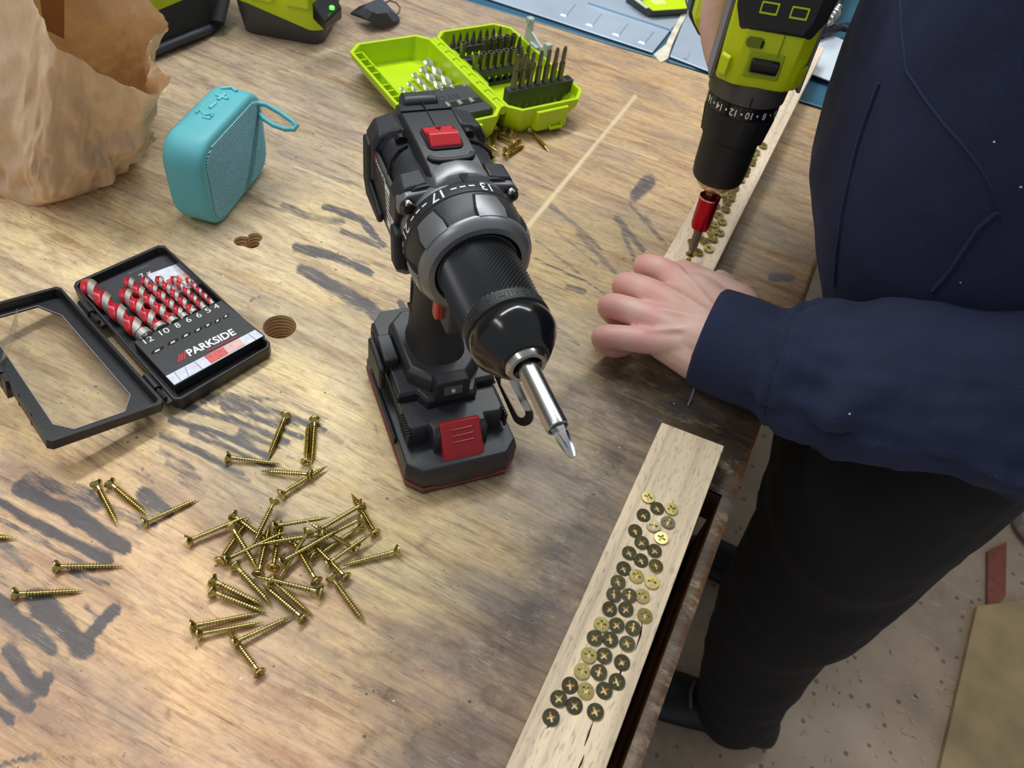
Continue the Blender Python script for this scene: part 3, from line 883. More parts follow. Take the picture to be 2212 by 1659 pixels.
# --- loose screws: head pixel -> point pixel, lift of head and of point above the bench (mm)
def loose(hp, tp, zh=3.6, zt=1.4, me=ME_SCREW, Ls=.0360):
    zh, zt = zh / 1000, zt / 1000
    a = P(*hp, zh); b_ = P(*tp, zt)
    d = (b_ - a); d.z = 0
    l = d.length
    L = min(max(l, Ls * .9), Ls * 1.1)
    dirv = (d.normalized() * sqrt(max(1e-9, L * L - (zh - zt) ** 2)) + Vector((0, 0, zt - zh)))
    mid = (a + b_) / 2
    hd = Vector((mid.x, mid.y, 0)) - Vector((dirv.x, dirv.y, 0)) / 2
    hd.z = zh
    if l >= Ls * .9:
        hd = a
    o = screw_obj(me, hd, -dirv, rng.uniform(0, 1.5))
    o.scale = (L / Ls,) * 3
    return o
k = 2.675
G = lambda x, y: (380 + x / k, 860 + y / k)
pile = [  # head, point, lift
    ((565, 605), (440, 860), 9, 6), ((62, 830), (430, 675), 3.6, 5), ((327, 675), (570, 860), 3.6, 3), ((320, 740), (480, 1000), 6, 4), ((250, 945), (425, 690), 4, 2), ((285, 935), (635, 770), 3.6, 9), ((562, 740), (895, 688), 6, 8), ((765, 770), (595, 1045), 10, 2), ((1085, 610), (790, 785), 5, 4), ((1155, 785), (1012, 548), 3.6, 1.5), ((1078, 695), (745, 860), 8, 6), ((600, 952), (960, 750), 6, 9), ((1050, 880), (748, 708), 3.6, 10), ((870, 962), (1140, 775), 4, 7), ((1290, 880), (945, 972), 3.6, 2), ((962, 1015), (800, 850), 4, 4), ((897, 1030), (1100, 1308), 3.6, 1.4), ((815, 1062), (655, 790), 4, 6), ((560, 985), (612, 690), 6, 3), ((475, 1022), (545, 715), 4, 4), ((340, 965), (565, 1207), 3.6, 1.4), ((205, 1050), (525, 1207), 3.6, 1.4), ((203, 1115), (535, 1247), 3.6, 1.4), ((82, 1320), (482, 1243), 3.6, 1.4), ((120, 1367), (508, 1293), 3.8, 1.6), ((845, 1125), (468, 1030), 4, 6), ((740, 1277), (492, 1068), 3.6, 3), ((560, 1055), (790, 1257), 4, 1.4), ((325, 1418), (685, 1253), 5, 2), ((480, 1582), (300, 1345), 3.6, 2), ((1060, 745), (835, 900), 3.6, 3), ((850, 785), (475, 845), 6, 10), ((780, 905), (560, 775), 3.6, 3)]
order = sorted(range(len(pile)), key=lambda i: pile[i][0][0])
for rank, i in enumerate(order):
    h_, t_, zh, zt = pile[i]
    o = loose(G(*h_), G(*t_), zh, zt)
    dx, dy = t_[0] - h_[0], t_[1] - h_[1]
    way = ('upper ' if dy < -60 else 'lower ' if dy > 60 else '') + ('right' if dx > 0 else 'left')
    tag(o, 'yellow-zinc wood screw in the loose pile, head %s from the left, pointing %s' % (ordinal(rank), way), 'screw', 'loose screws in the pile')
single = [
    (G(637, 95), G(533, 352), 3.6, 1.4, 'loose screw above the pile standing diagonally, head at top, beside the paired screws'),
    (G(803, 120), G(785, 380), 3.6, 1.4, 'right one of two parallel screws lying head to tip above the pile'),
    (G(752, 372), G(768, 140), 3.6, 1.4, 'left one of two parallel screws lying head to tip above the pile'),
    (G(290, 340), G(615, 382), 3.6, 1.4, 'loose screw above the pile lying level with its head at the left'),
    (G(785, 440), G(482, 420), 5.5, 1.6, 'loose screw above the pile lying across another, head at the right'),
    (G(600, 560), G(878, 390), 3.6, 3.0, 'loose screw above the pile crossed by another, tip at upper right'),
    ((207, 1043), (255, 1136), 3.6, 1.4, 'steep leftmost screw of the three lying left of the pile'),
    ((236, 1042), (322, 1115), 3.6, 1.4, 'middle screw of the three lying left of the pile, pointing lower right'),
    ((308, 1130), (430, 1077), 3.6, 1.4, 'screw left of the pile pointing to the upper right'),
    ((118, 1224), (267, 1222), 3.6, 1.4, 'upper one of two level screws at far left above the painted letters'),
    ((28, 1283), (182, 1276), 3.6, 1.4, 'lower one of two level screws at far left above the painted letters'),
    ((-95, 1152), (31, 1163), 3.6, 1.4, 'loose screw at the left frame edge with only its tip showing'),
]
for h_, t_, zh, zt, lab in single:
    tag(loose(h_, t_, zh, zt), lab, 'screw', 'loose screws on the bench')
boxs = [((1145, 281), (1186, 327), 3.6, 1.4, 'screw lying apart at the right of the small heap by the green case'), ((1070, 278), (1066, 322), 5, 3, 'upright-looking screw at the left of the small heap by the green case'), ((1034, 299), (1080, 331), 5, 3, 'screw in the heap by the green case with head at upper left'), ((1062, 338), (1030, 308), 3.6, 1.4, 'screw in the heap by the green case with head at the bottom left'), ((1091, 338), (1134, 314), 3.6, 1.4, 'lower right screw of the small heap by the green case'), ((1092, 325), (1128, 300), 5, 2, 'screw just above the lower right one in the heap by the green case'), ((1086, 292), (1094, 262), 3.6, 1.4, 'screw of the heap pointing up under the green case, on the left'), ((1106, 287), (1094, 262), 3.6, 1.4, 'screw of the heap pointing up under the green case, on the right'), ((1099, 304), (1072, 292), 4, 2, 'short-looking screw in the middle of the heap by the green case'), ((1040, 333), (1062, 352), 3.6, 1.4, 'lowest screw of the heap by the green case, half behind the drill')]
for h_, t_, zh, zt, lab in boxs:
    tag(loose(h_, t_, zh, zt), lab, 'screw', 'screws beside the green case')
# ------------------------------------------------------------------ black cordless drill standing on its battery
M_BLK = mat('black_plastic', (40, 42, 47), 0.42, bump=0.12, bscale=1500, vary=0.06, vscale=90)
M_BLK2 = mat('black_rubber', (30, 31, 34), 0.55, bump=0.15, bscale=1200)
M_BLKG = mat('black_gloss', (18, 19, 22), 0.16, spec=0.6)
M_GREY = mat('gunmetal_housing', (128, 130, 133), 0.34, metal=0.5, bump=0.08, bscale=1800)
M_STEEL = mat('brushed_steel', (190, 188, 184), 0.22, metal=1.0, vary=0.05, vscale=300)
M_DKSTEEL = mat('dark_steel', (96, 92, 88), 0.25, metal=1.0)
M_CHROME = mat('chrome', (215, 217, 220), 0.12, metal=1.0)
M_RED = mat('red_plastic', (166, 30, 40), 0.38, vary=0.04, vscale=60)
M_REDB = mat('bright_red_plastic', (196, 36, 48), 0.36)
M_WHITE = mat('white_print', (235, 235, 235), 0.5)
M_VOID = mat('black_void', (8, 8, 9), 0.8)
M_LENS = mat('clear_lens', (150, 150, 150), 0.1, spec=0.8)

DA = radians(-43.3)
drill = tag(empty('cordless_drill', (-.1185, .2791, .0), (0, 0, DA)), 'black cordless drill with red switch standing upright on its battery', 'drill')
TU = Matrix.Translation((.003, 0, .1643)) @ Matrix.Scale(.94, 4)   # axis frame: x along the bit, z up
TL = Matrix.Diagonal((.945, .945, 1.13, 1))

def octa(xf, xb, w, cf, cb, wf=None):
    return [(xf, -w + cf), (xf, w - cf), (xf - cf, w), (xb + cb, w), (xb, w - cb), (xb, -w + cb), (xb + cb, -w), (xf - cf, -w)]
def scale_poly(p, dx, dy, cx=-.024):
    return [(cx + (x - cx) * dx, y * dy) for x, y in p]
# battery pack
bp_ = octa(.0366, -.086, .0395, .0095, .012)
mb = MB(); mb.T = TL
rs = []
for z, kx, ky in ((0, .975, .965), (.0022, .99, .985), (.0075, 1.0, 1.0), (.0165, 1.0, 1.0), (.0215, .955, .962), (.0217, .94, .94)):
    rs.append([(x, y, z) for x, y in scale_poly(bp_, kx, ky)])
mb.rings(rs)
batt = mb.build('battery', M_BLK, drill, smooth=25, bevel=.0008)
mb = MB(); mb.T = TL
deck = [(.0125, -.0305), (.0115, -.0192), (.0230, -.0185), (.0230, .0185), (.0115, .0192), (.0125, .0305), (.009, .0335), (-.086, .0335), (-.086, -.0335), (.009, -.0335)]
mb.rings([[(x, y, .0205) for x, y in deck], [(x - (.003 if x > .02 else 0), y, .0335) for x, y in deck], [(x - (.008 if x > .02 else .0012), y * .97, .0362) for x, y in deck]])
mb.build('battery_deck', M_BLK, batt, smooth=25, bevel=.0008)
for sy in (-1, 1):
    mb = MB(); mb.T = TL
    mb.box(-.060, .004, sy * .0398 - .0012, sy * .0398 + .0012, .016, .0215)
    mb.build('side_rib', M_BLK2, batt, smooth=25, bevel=.0008)
    mb = MB(); mb.T = TL
    for k in range(9):
        mb.box(-.004 + k * .0022, -.0028 + k * .0022, sy * .0338 - .0008, sy * .0338 + .0008, .024, .0345)
    mb.build('grip_ribs', M_BLK2, batt, smooth=0)
mb = MB(); mb.T = TL
mb.prism([(.0245, -.0150), (.0245, .0150), (.030, .0150), (.030, -.0150)], .012, .0205)
mb.build('latch_recess', M_VOID, batt, smooth=0)
mb = MB(); mb.T = TL  # red release latch, sloping forward
top = [(.0118, .0372), (.0150, .0388), (.0275, .0268), (.0318, .0195), (.0308, .0165), (.022, .016), (.0118, .028)]
rs = []
for y, ins in ((-.0138, .0010), (-.0130, 0), (.0130, 0), (.0138, .0010)):
    rs.append([(x - ins * .3, y, z - ins) for x, z in top])
mb.rings(rs)
latch = mb.build('release_latch', M_RED, batt, smooth=30, bevel=.0010, seg=3)
mb = MB(); mb.T = TL
for k in range(3):
    t = .30 + k * .22
    x = .0150 + (.0275 - .0150) * t; z = .0388 + (.0268 - .0388) * t
    mb.tube([(x, -.0075, z + .0003), (x, .0075, z + .0003)], .0006, 6)
mb.build('latch_rib', M_RED, latch)
mb = MB(); mb.T = TL  # red line round the pack foot
path = scale_poly(bp_, 1.004, 1.004)
seq = [(path[4], .0085), (path[3], .0085), ((.004, .0397), .0085), (path[2], .0080), (path[1], .0072), ((.0368, .020), .0052), ((.0366, 0), .0046), ((.0368, -.018), .0052), ((.0368, -.024), .0078), (path[0], .0080), (path[7], .0085), ((.002, -.0397), .0088), (path[6], .0085), (path[5], .0085)]
pts = []
for (x, y), z in seq:
    k = 1.0 if z >= .0070 else (.975 + .025 * (z - .0022) / .005)
    pts.append((-.024 + (x + .024) * k, y * k, z))
rs = [[(x * 1 + .0006 * (1 if x > 0 else -1), y * 1.012, z + .0008), (x, y * .985, z + .0008), (x, y * .985, z - .0008), (x + .0004, y * 1.008, z - .0008)] for x, y, z in pts]
mb.rings(rs)
mb.build('red_trim', mat('dull_red', (150, 48, 46), .45), batt, smooth=0)
mb = MB(); mb.T = TL
vs, fs = text_mesh('20V', .0042)
mb.add([(x * 0 + .004 - y, x, .0364) for x, y, z in [(v[0], v[1], v[2]) for v in vs]], fs)
mb.build('emboss', M_BLK2, batt, smooth=0)

# foot and grip
mb = MB(); mb.T = TL
fp = [(-.012, -.0340), (-.012, -.021), (-.003, -.0165), (-.003, .0165), (-.012, .021), (-.012, .0340), (-.078, .0345), (-.088, .026), (-.088, -.026), (-.078, -.0345)]
mb.rings([[(x + .0012, y * 1.02, .0368) for x, y in fp], [(x + .0012, y * 1.02, .0378) for x, y in fp]])
mb.build('seam_gap', M_VOID, drill, smooth=0)
mb = MB(); mb.T = TL
mb.rings([[(x, y, .0376) for x, y in fp], [(x, y, .0405) for x, y in fp], [(x - .0015, y * .955, .0425) for x, y in fp]])
foot = mb.build('foot', M_BLK, drill, smooth=25, bevel=.0006)
mb = MB(); mb.T = TL
oc = [(-.0100, -.0125), (-.0100, .0125), (-.022, .0245), (-.066, .0260), (-.076, .016), (-.076, -.016), (-.066, -.0260), (-.022, -.0245)]
mb.rings([[(x + .001, y * 1.03, .0405) for x, y in oc], [(x, y, .0500) for x, y in oc], [(x * .93 - .004, y * .9, .0525) for x, y in oc]])
mb.build('collar', M_BLK, foot, smooth=25, bevel=.0008)
mb = MB(); mb.T = TL
mb.rings([[(-.0105 + .0085 * k2, y * 1.0, z) for y, z in rrect(.0235, .0170, .0035, 3, 0, .0470)] for k2 in (0, .9, 1.0)])
lb = mb.build('led_housing', M_BLK2, foot, smooth=25, bevel=.0006)
mb = MB(); mb.T = TL
mb.rings([[(-.0018 + q_, y, z) for y, z in rrect(.0125, .0065, .0008, 2, 0, .0485)] for q_ in (-.001, .0006)])
mb.build('led_lens', mat('led_grey', (92, 92, 95), 0.12), lb, smooth=25)
mb = MB(); mb.T = TL
mb.lathe([(-.0012, .0015), (-.0004, .0013), (.0001, .0007)], 12, 'x', c=(0, 0, .0485))
mb.build('led_bulb', mat('led_lens_pale', (190, 190, 190), 0.1), lb)
mb = MB(); mb.T = TL
mb.lathe([(-.012, .0022), (-.0095, .0022)], 12, 'x', c=(-.004, -.0145, .0465))
mb.build('screw_hole', M_VOID, foot)
for sy in (-1, 1):
    mb = MB(); mb.T = TL
    mb.box(-.060, -.036, sy * .0315 - .0050, sy * .0315 + .0050, .038, .0492)
    mb.build('foot_block', M_BLK, foot, smooth=25, bevel=.0012)
mb = MB(); mb.T = TL
mb.box(-.062, -.031, -.0415, -.0372, .030, .0470)
mb.build('foot_rail', M_BLK2, foot, smooth=25, bevel=.0014)
mb = MB(); mb.T = TL  # steel belt clip on the far side
co_ = Vector((-.034, .0405, .040)); cu_ = Vector((.86, .20, -.46)).normalized(); cv_ = (Vector((.30, .50, .80)) - cu_ * Vector((.30, .50, .80)).dot(cu_)).normalized(); cn_ = cu_.cross(cv_)
def clip_pt(uu, vv, h):
    return co_ + cu_ * uu + cv_ * vv + cn_ * (h + .006 * sin(uu / .052 * pi))
outer_ = rrect(.056, .0165, .0078, 6, .026, .004)
inner_ = rrect(.030, .0075, .0036, 6, .033, .004)
mb.rings([[clip_pt(*q_, -.0006) for q_ in inner_], [clip_pt(*q_, -.0006) for q_ in outer_], [clip_pt(*q_, .0006) for q_ in outer_], [clip_pt(*q_, .0006) for q_ in inner_], [clip_pt(*q_, -.0006) for q_ in inner_]], cap0=False, cap1=False)
mb.box(-.050, -.036, .0355, .0400, .036, .049)
mb.build('belt_clip', M_STEEL, drill, smooth=40)
# grip
mb = MB(); mb.T = TL
rs = []
for z, cx, a, b2 in ((.046, -.042, .0275, .0215), (.052, -.043, .0235, .0190), (.060, -.0445, .0195, .0172), (.075, -.046, .0178, .0162), (.095, -.044, .0182, .0160), (.112, -.041, .0195, .0165), (.126, -.036, .0230, .0178), (.136, -.036, .0290, .0205), (.146, -.040, .0360, .0240)):
    z = .046 + (z - .046) * .98
    rs.append([(cx + a * (abs(cos(t)) ** .8) * (1 if cos(t) >= 0 else -1), b2 * (abs(sin(t)) ** .8) * (1 if sin(t) >= 0 else -1), z) for t in [tau * j / 28 for j in range(28)]])
mb.rings(rs)
grip = mb.build('grip', M_BLK2, drill, smooth=50)
for sgn in (-1, 1):
    mb = MB(); mb.T = TL
    for (x, z, hx, hz) in ((-.050, .088, .0010, .009), (-.046, .098, .0035, .0008), (-.040, .104, .0008, .006), (-.050, .108, .004, .0008), (-.052, .074, .004, .0008)):
        mb.box(x - hx, x + hx, sgn * .0158 - .0008, sgn * .0158 + .0012 * 1, z - hz, z + hz)
    mb.build('grip_texture', M_BLK, grip, smooth=0)
mb = MB(); mb.T = TL
mb.prism(rrect(.018, .028, .005, 4, -.0075, .1080), -.0095, .0095, axis='y')
mb.build('trigger', M_BLK, drill, smooth=30, bevel=.002, seg=3)
mb = MB(); mb.T = TL
mb.prism(rrect(.008, .024, .003, 3, -.0135, .1090), -.0135, .0135, axis='y')
mb.build('direction_switch', mat('orange_red', (190, 62, 44), 0.4), drill, smooth=30, bevel=.001)

# motor housing along the axis
def sect(u, w, ht, hb, cr, n=5):
    """rounded cross-section: half width w, up ht, down hb"""
    pts = rrect(2 * w, ht + hb, cr, n, 0, (ht - hb) / 2)
    return [(u, y, z) for y, z in pts]
mb = MB(); mb.T = TU
mb.rings([sect(-.112, .018, .016, .020, .012), sect(-.108, .0265, .024, .028, .013), sect(-.098, .0312, .0282, .031, .012), sect(-.082, .0325, .0285, .032, .012), (sect(-.080, .0300, .0262, .031, .012)), sect(-.055, .0300, .0262, .031, .012), sect(-.053, .0305, .0270, .031, .012), sect(-.030, .0312, .0280, .031, .012)])
hous = mb.build('motor_housing', M_BLK, drill, smooth=30)
mb = MB(); mb.T = TU
mb.rings([[(u, y * k, z) for y, z in ((-.0172, .022), (-.0150, h), (.0150, h), (.0172, .022))] for u, h, k in ((-.110, .0235, .85), (-.104, .0312, .95), (-.090, .0332, 1), (-.060, .0335, 1), (-.040, .0328, 1), (-.030, .0315, 1))])
spine = mb.build('spine_panel', M_BLK, drill, smooth=25, bevel=.0009)
mb = MB(); mb.T = TU
mb.rings([[(u, y, z) for y, z in ((-.011, .026), (-.010, h), (.010, h), (.011, .026))] for u, h in ((-.113, .0300), (-.111, .0345), (-.104, .0350), (-.101, .0330))])
tailo = mb.build('rear_loop', M_BLK, drill, smooth=25, bevel=.0012)
mb = MB(); mb.T = TU
mb.box(-.1135, -.1115, -.0075, .0075, .0290, .0325)
mb.build('rear_slot', M_VOID, tailo, smooth=0)
mb = MB(); mb.T = TU   # centre seam and cross seams
mb.box(-.104, -.0765, -.0002, .0002, .0325, .0338)
mb.box(-.0440, -.030, -.0002, .0002, .0310, .0334)
mb.box(-.0925, -.0920, -.015, .015, .0328, .03385)
mb.build('seam', M_VOID, spine, smooth=0)
mb = MB(); mb.T = TU  # curved front lip of the panel
mb.tube([(-.0470, -.0125, .0338), (-.0440, -.0108, .0342), (-.0428, -.0080, .0342), (-.0422, 0, .0342), (-.0428, .0080, .0342), (-.0440, .0108, .0342), (-.0470, .0125, .0338)], .0017, 8, flat=.6)
mb.build('panel_lip', M_BLK2, spine)
mb = MB(); mb.T = TU
mb.rings([[(x - .0635, y, z) for x, y in rrect(.0215, .0205, .004, 4)] for z in (.0325, .0341)])
mb.build('switch_recess', M_VOID, spine, smooth=25)
mb = MB(); mb.T = TU
mb.rings([[(x, y * .0082, z) for y in (-1, 1) for x, z in ([(xx, zz) for xx, zz in ((-.0725, .0335), (-.0725, .0352), (-.0655, .0362), (-.0640, .0385), (-.0600, .0390), (-.0565, .0360), (-.0545, .0345), (-.0545, .0335))] if y < 0 else [(xx, zz) for xx, zz in ((-.0545, .0335), (-.0545, .0345), (-.0565, .0360), (-.0600, .0390), (-.0640, .0385), (-.0655, .0362), (-.0725, .0352), (-.0725, .0335))])]] * 1 + [], cap0=False, cap1=False) if False else None
prof = [(-.0728, .0335), (-.0728, .0350), (-.0655, .0360), (-.0640, .0383), (-.0598, .0388), (-.0562, .0362), (-.0543, .0348), (-.0543, .0335)]
mb.rings([[(x, y, z) for x, z in prof] for y in (-.0086, .0086)])
sw = mb.build('gear_switch', M_REDB, drill, smooth=25, bevel=.0009, seg=3)
mb = MB(); mb.T = TU
mb.box(-.0706, -.0700, -.0016, .0016, .0352, .0358)
mb.box(-.0700, -.0676, -.0003, .0003, .0352, .0361)
mb.build('switch_mark', M_VOID, sw, smooth=0)
for sy in (-1, 1):
    mb = MB(); mb.T = TU  # shoulder shells, vents and corner blocks
    mb.rings([[(u, sy * y, z) for y, z in ((.0165, .0215), (.0175, h), (w - .004, h - .003), (w, h - .010), (w, -.004), (.020, -.004))] for u, w, h in ((-.106, .0280, .0240), (-.100, .0330, .0290), (-.0835, .0345, .0298), (-.0810, .0335, .0285))])
    mb.build('shoulder', M_BLK, hous, smooth=25, bevel=.0012)
    mb = MB(); mb.T = TU
    mb.rings([[(u, sy * y, z) for y, z in ((.0180, .0180), (.0175, .0290), (.0300, .0265), (.0345, .0190), (.0345, .0020), (.028, .002))] for u in (-.0450, -.0315)])
    mb.build('corner_block', M_BLK, hous, smooth=25, bevel=.0012)
    mb = MB(); mb.T = TU
    mb.tube([(-.0690, sy * .0180, .0270), (-.0660, sy * .0240, .0262), (-.0620, sy * .0290, .0230), (-.0600, sy * .0305, .0190)], .0011, 6)
    mb.build('vent_groove', M_VOID, hous)
    mb = MB(); mb.T = TU
    mb.lathe([(-.0335, .0033), (-.0300, .0033)], 16, 'x', c=(-.043, sy * .0198, .0268))
    mb.lathe([(-.0302, .0018), (-.0297, .0018)], 12, 'x', c=(-.043, sy * .0198, .0268))
    mb.build('housing_screw', M_DKSTEEL, hous)
    mb = MB(); mb.T = TU
    mb.prism([(-.0970, .0190), (-.0970, -.0100), (-.0900, -.0190), (-.0620, -.0190), (-.0600, -.012), (-.0850, -.006), (-.0850, .0190)], sy * .0325, sy * .0362, axis='y')
    mb.build('side_pad', M_BLK2, hous, smooth=25, bevel=.0015)
    mb = MB(); mb.T = TU
    mb.prism([(-.0355, .0030), (-.0250, .0020), (-.0200, -.0200), (-.0310, -.0210)], sy * .0300, sy * .0368, axis='y')
    mb.build('bumper_pad', M_BLK2, hous, smooth=25, bevel=.0020, seg=3)
# rating label on the side facing the photo's left
mb = MB(); mb.T = TU
mb.prism([(-.0840, .0175), (-.0460, .0175), (-.0360, .0100), (-.0330, -.0150), (-.0600, -.0150), (-.0780, -.006)], -.0333, -.0312, axis='y')
lab = mb.build('side_label', mat('label_black', (34, 34, 36), 0.35), hous, smooth=0)
mb = MB(); mb.T = TU
mb.prism([(-.0585, .0130), (-.0470, .0130), (-.0400, .0070), (-.0370, -.0100), (-.0500, -.0110)], -.03345, -.0332, axis='y')
mb.build('label_sticker', M_WHITE, lab, smooth=0)
mb = MB(); mb.T = TU
vs, fs = text_mesh('PARKSIDE', .0048, bold=.00008)
mb.add([(-.0660 + x, -.03352, .0140 + y) for x, y, z in vs], fs)
mb.build('lettering', M_WHITE, lab, smooth=0)
mb = MB(); mb.T = TU
for k in range(3):
    mb.box(-.0800 + k * .0011, -.0793 + k * .0011, -.0336, -.0333, .0122, .0158)
vs, fs = text_mesh('PERFORMANCE', .0026)
mb.add([(-.0660 + x, -.03352, .0098 + y) for x, y, z in vs], fs)
mb.build('red_lettering', M_REDB, lab, smooth=0)
mb = MB(); mb.T = TU
for k in range(6):
    mb.box(-.0560 + k * .0004, -.0435 + k * .0003, -.0336, -.0333, .0085 - k * .0028, .0092 - k * .0028)
mb.build('label_print', M_VOID, lab, smooth=0)

# grey gear housing
mb = MB(); mb.T = TU
mb.lathe([(-.0345, .0300), (-.0330, .0318), (-.0255, .0325), (-.0235, .0318)], 64, 'x')
for sy in (-1, 1):
    for sz, hh in ((1, .0205), (-1, -.0205)):
        mb.prism([(sy * .0130, hh - .008), (sy * .0130, hh + .0065), (sy * .0300, hh + .0042), (sy * .0342, hh + .000), (sy * .0342, hh - .0065), (sy * .028, hh - .010)], -.0345, -.0275, axis='x')
gh = mb.build('gear_housing', M_GREY, drill, smooth=30, bevel=.0008)
for sy in (-1, 1):
    for hh in (.0195, -.0205):
        mb = MB(); mb.T = TU
        mb.lathe([(-.0280, .0036), (-.0240, .0036), (-.0232, .0031)], 20, 'x', c=(0, sy * .0293, hh))
        s_o = mb.build('housing_bolt', M_DKSTEEL, gh)
        mb = MB(); mb.T = TU
        mb.lathe([(-.0234, .0018), (-.0229, .0017)], 6, 'x', c=(0, sy * .0293, hh))
        mb.build('hex_socket', M_VOID, s_o, smooth=0)
mb = MB(); mb.T = TU   # hood over the index mark
hp = lambda z, w: [(-w, z[0]), (-w + .003, z[1]), (-w * .45, z[2]), (0, z[3]), (w * .45, z[2]), (w - .003, z[1]), (w, z[0])]
def hood(u, w, dz):
    top_ = [(-w, .024 + dz), (-w * .85, .0300 + dz), (-w * .45, .0335 + dz), (0, .0345 + dz), (w * .45, .0335 + dz), (w * .85, .0300 + dz), (w, .024 + dz)]
    return [(u, y, z) for y, z in top_] + [(u, w, .020), (u, -w, .020)]
mb.rings([hood(-.0405, .0150, -.0005), hood(-.0385, .0168, .0018), hood(-.0300, .0175, .0024), hood(-.0265, .0170, .0012), hood(-.0240, .0160, -.0028)])
hd_ = mb.build('index_hood', M_GREY, gh, smooth=28, bevel=.0008)
mb = MB(); mb.T = TU
mb.add([(-.0262, -.0024, .0362), (-.0262, .0024, .0362), (-.0232, 0, .0325), (-.0264, -.0024, .034), (-.0264, .0024, .034), (-.0238, 0, .0310)], [(0, 1, 2), (3, 5, 4), (0, 3, 4, 1), (1, 4, 5, 2), (2, 5, 3, 0)])
mb.build('index_arrow', mat('arrow_dark', (70, 73, 78), 0.4), hd_, smooth=0)
# clutch collar with numbers
mb = MB(); mb.T = TU
mb.lathe([(-.0240, .0300), (-.0240, .0325), (-.0225, .0331), (-.0150, .0333), (-.0145, .0327), (-.0138, .0333), (-.0060, .0328), (.0035, .0312), (.0065, .0296), (.0080, .0270)], 96, 'x')
cl = mb.build('clutch_collar', M_BLK, drill, smooth=30)
# lettering bent round the collar: tops of digits toward the chuck
def wrap(txt, size, u, ang, r, up=1, bold=.0001):
    vs, fs = text_mesh(txt, size, bold=bold)
    out = []
    for x, y, z in vs:
        a = ang - x / r
        out.append((u + y, r * sin(a), r * cos(a)))
    return out, fs
mb = MB(); mb.T = TU
a0 = radians(-17)      # angle 0 = top, negative toward photo left
seq = ['13', '17', '21', '1', '3', '5', '9']
for k, t in enumerate(seq):
    an = radians(19) - k * radians(47)
    vs, fs = wrap(t, .0088, -.0192, an, .03352)
    mb.add(vs, fs)
    for j in range(3):
        ad = an - radians(15 + j * 8.5)
        d_ = [(-.0197, -.0016), (-.0187, -.0016), (-.0187, .0016), (-.0197, .0016)]
        mb.add([(uu, .03352 * sin(ad + w_ / .0335), .03352 * cos(ad + w_ / .0335)) for uu, w_ in d_], [(0, 1, 2, 3)])
mb.build('clutch_numbers', M_WHITE, cl, smooth=0)
# grey castellated grip ring
mb = MB(); mb.T = TU
NR = 144
rs = []
for (u, r_) in ((.0030, .0318), (.0046, .0317), (.0075, .0302), (.0092, .0278), (.0092, .0245)):
    rs.append([(u, r_ * cos(tau * j / NR), r_ * sin(tau * j / NR)) for j in range(NR)])
mb.rings(rs, cap0=False, cap1=False)
gr = mb.build('grip_ring', M_GREY, cl, smooth=30)
for k in range(6):
    ac = radians(12) + k * radians(60)
    mb = MB(); mb.T = TU
    rs = []
    for u, rr, wv_ in ((-.0124, .03335, radians(11.6)), (-.0015, .0336, radians(15.8)), (.0030, .0324, radians(16))):
        rs.append([(u, rr * sin(ac - wv_ + 2 * wv_ * j / 8), rr * cos(ac - wv_ + 2 * wv_ * j / 8)) for j in range(9)] + [(u, (rr - .003) * sin(ac + wv_ - 2 * wv_ * j / 8), (rr - .003) * cos(ac + wv_ - 2 * wv_ * j / 8)) for j in range(9)])
    mb.rings(rs)
    mb.build('tab_groove', M_VOID, gr, smooth=30)
    mb = MB(); mb.T = TU
    w0, w1 = radians(10), radians(14)
    rs = []
    for u, rr, wv_ in ((-.0110, .0333, w0), (-.0105, .0341, w0), (-.0015, .0338, w1), (.0042, .0322, w1 * 1.02)):
        ring_o = [(u, rr * sin(ac - wv_ + 2 * wv_ * j / 8), rr * cos(ac - wv_ + 2 * wv_ * j / 8)) for j in range(9)]
        ring_i = [(u, (rr - .003) * sin(ac + wv_ - 2 * wv_ * j / 8), (rr - .003) * cos(ac + wv_ - 2 * wv_ * j / 8)) for j in range(9)]
        rs.append(ring_o + ring_i)
    mb.rings(rs)
    mb.build('grip_tab', M_GREY, gr, smooth=30)
mb = MB(); mb.T = TU
mb.lathe([(.0080, .0262), (.0088, .0245), (.0080, .0226)], 64, 'x', cap0=False, cap1=False)
mb.build('collar_lip', M_BLKG, cl)
# knurled chuck sleeve: real diamond relief
mb = MB(); mb.T = TU
NK, MK = 120, 36
rs = []
for i in range(MK + 1):
    t = i / MK
    u = .0065 + .0415 * t
    rb = .0212 + .0008 * sin(pi * t)
    ring = []
    for j in range(NK):
        ph = tau * j / NK
        h_ = .00036 * (1 if (i + j) % 2 == 0 else -1) if 1 < i < MK - 1 else 0
        ring.append((u, (rb + h_) * cos(ph), (rb + h_) * sin(ph)))
    rs.append(ring)
mb.rings(rs)
ck = mb.build('chuck_sleeve', mat('chuck_black', (58, 59, 62), 0.34, metal=0.6), drill, smooth=0)
mb = MB(); mb.T = TU
mb.lathe([(.0475, .0208), (.0480, .0222), (.0545, .0226), (.0552, .0216)], 64, 'x')
cr_ = mb.build('chuck_ring', M_BLK2, drill, smooth=30)
mb = MB(); mb.T = TU
for t, an in (('1/16-1/2', -12), ('/ 2', 22), ('1 - 10', 52), ('2-13', -60)):
    vs, fs = wrap(t, .0052, .0513, radians(an), .02265, bold=.00005)
    mb.add([(x, y * 1.004, z * 1.004) for x, y, z in vs], fs)
mb.build('embossing', M_BLK, cr_, smooth=0)
mb = MB(); mb.T = TU
mb.lathe([(.0548, .0212), (.0560, .0222), (.0622, .0225), (.0650, .0214), (.0700, .0182), (.0752, .0142), (.0766, .0128), (.0769, .0118), (.0762, .0108)], 64, 'x')
mb.build('chuck_nose', M_BLKG, drill, smooth=40)
mb = MB(); mb.T = TU
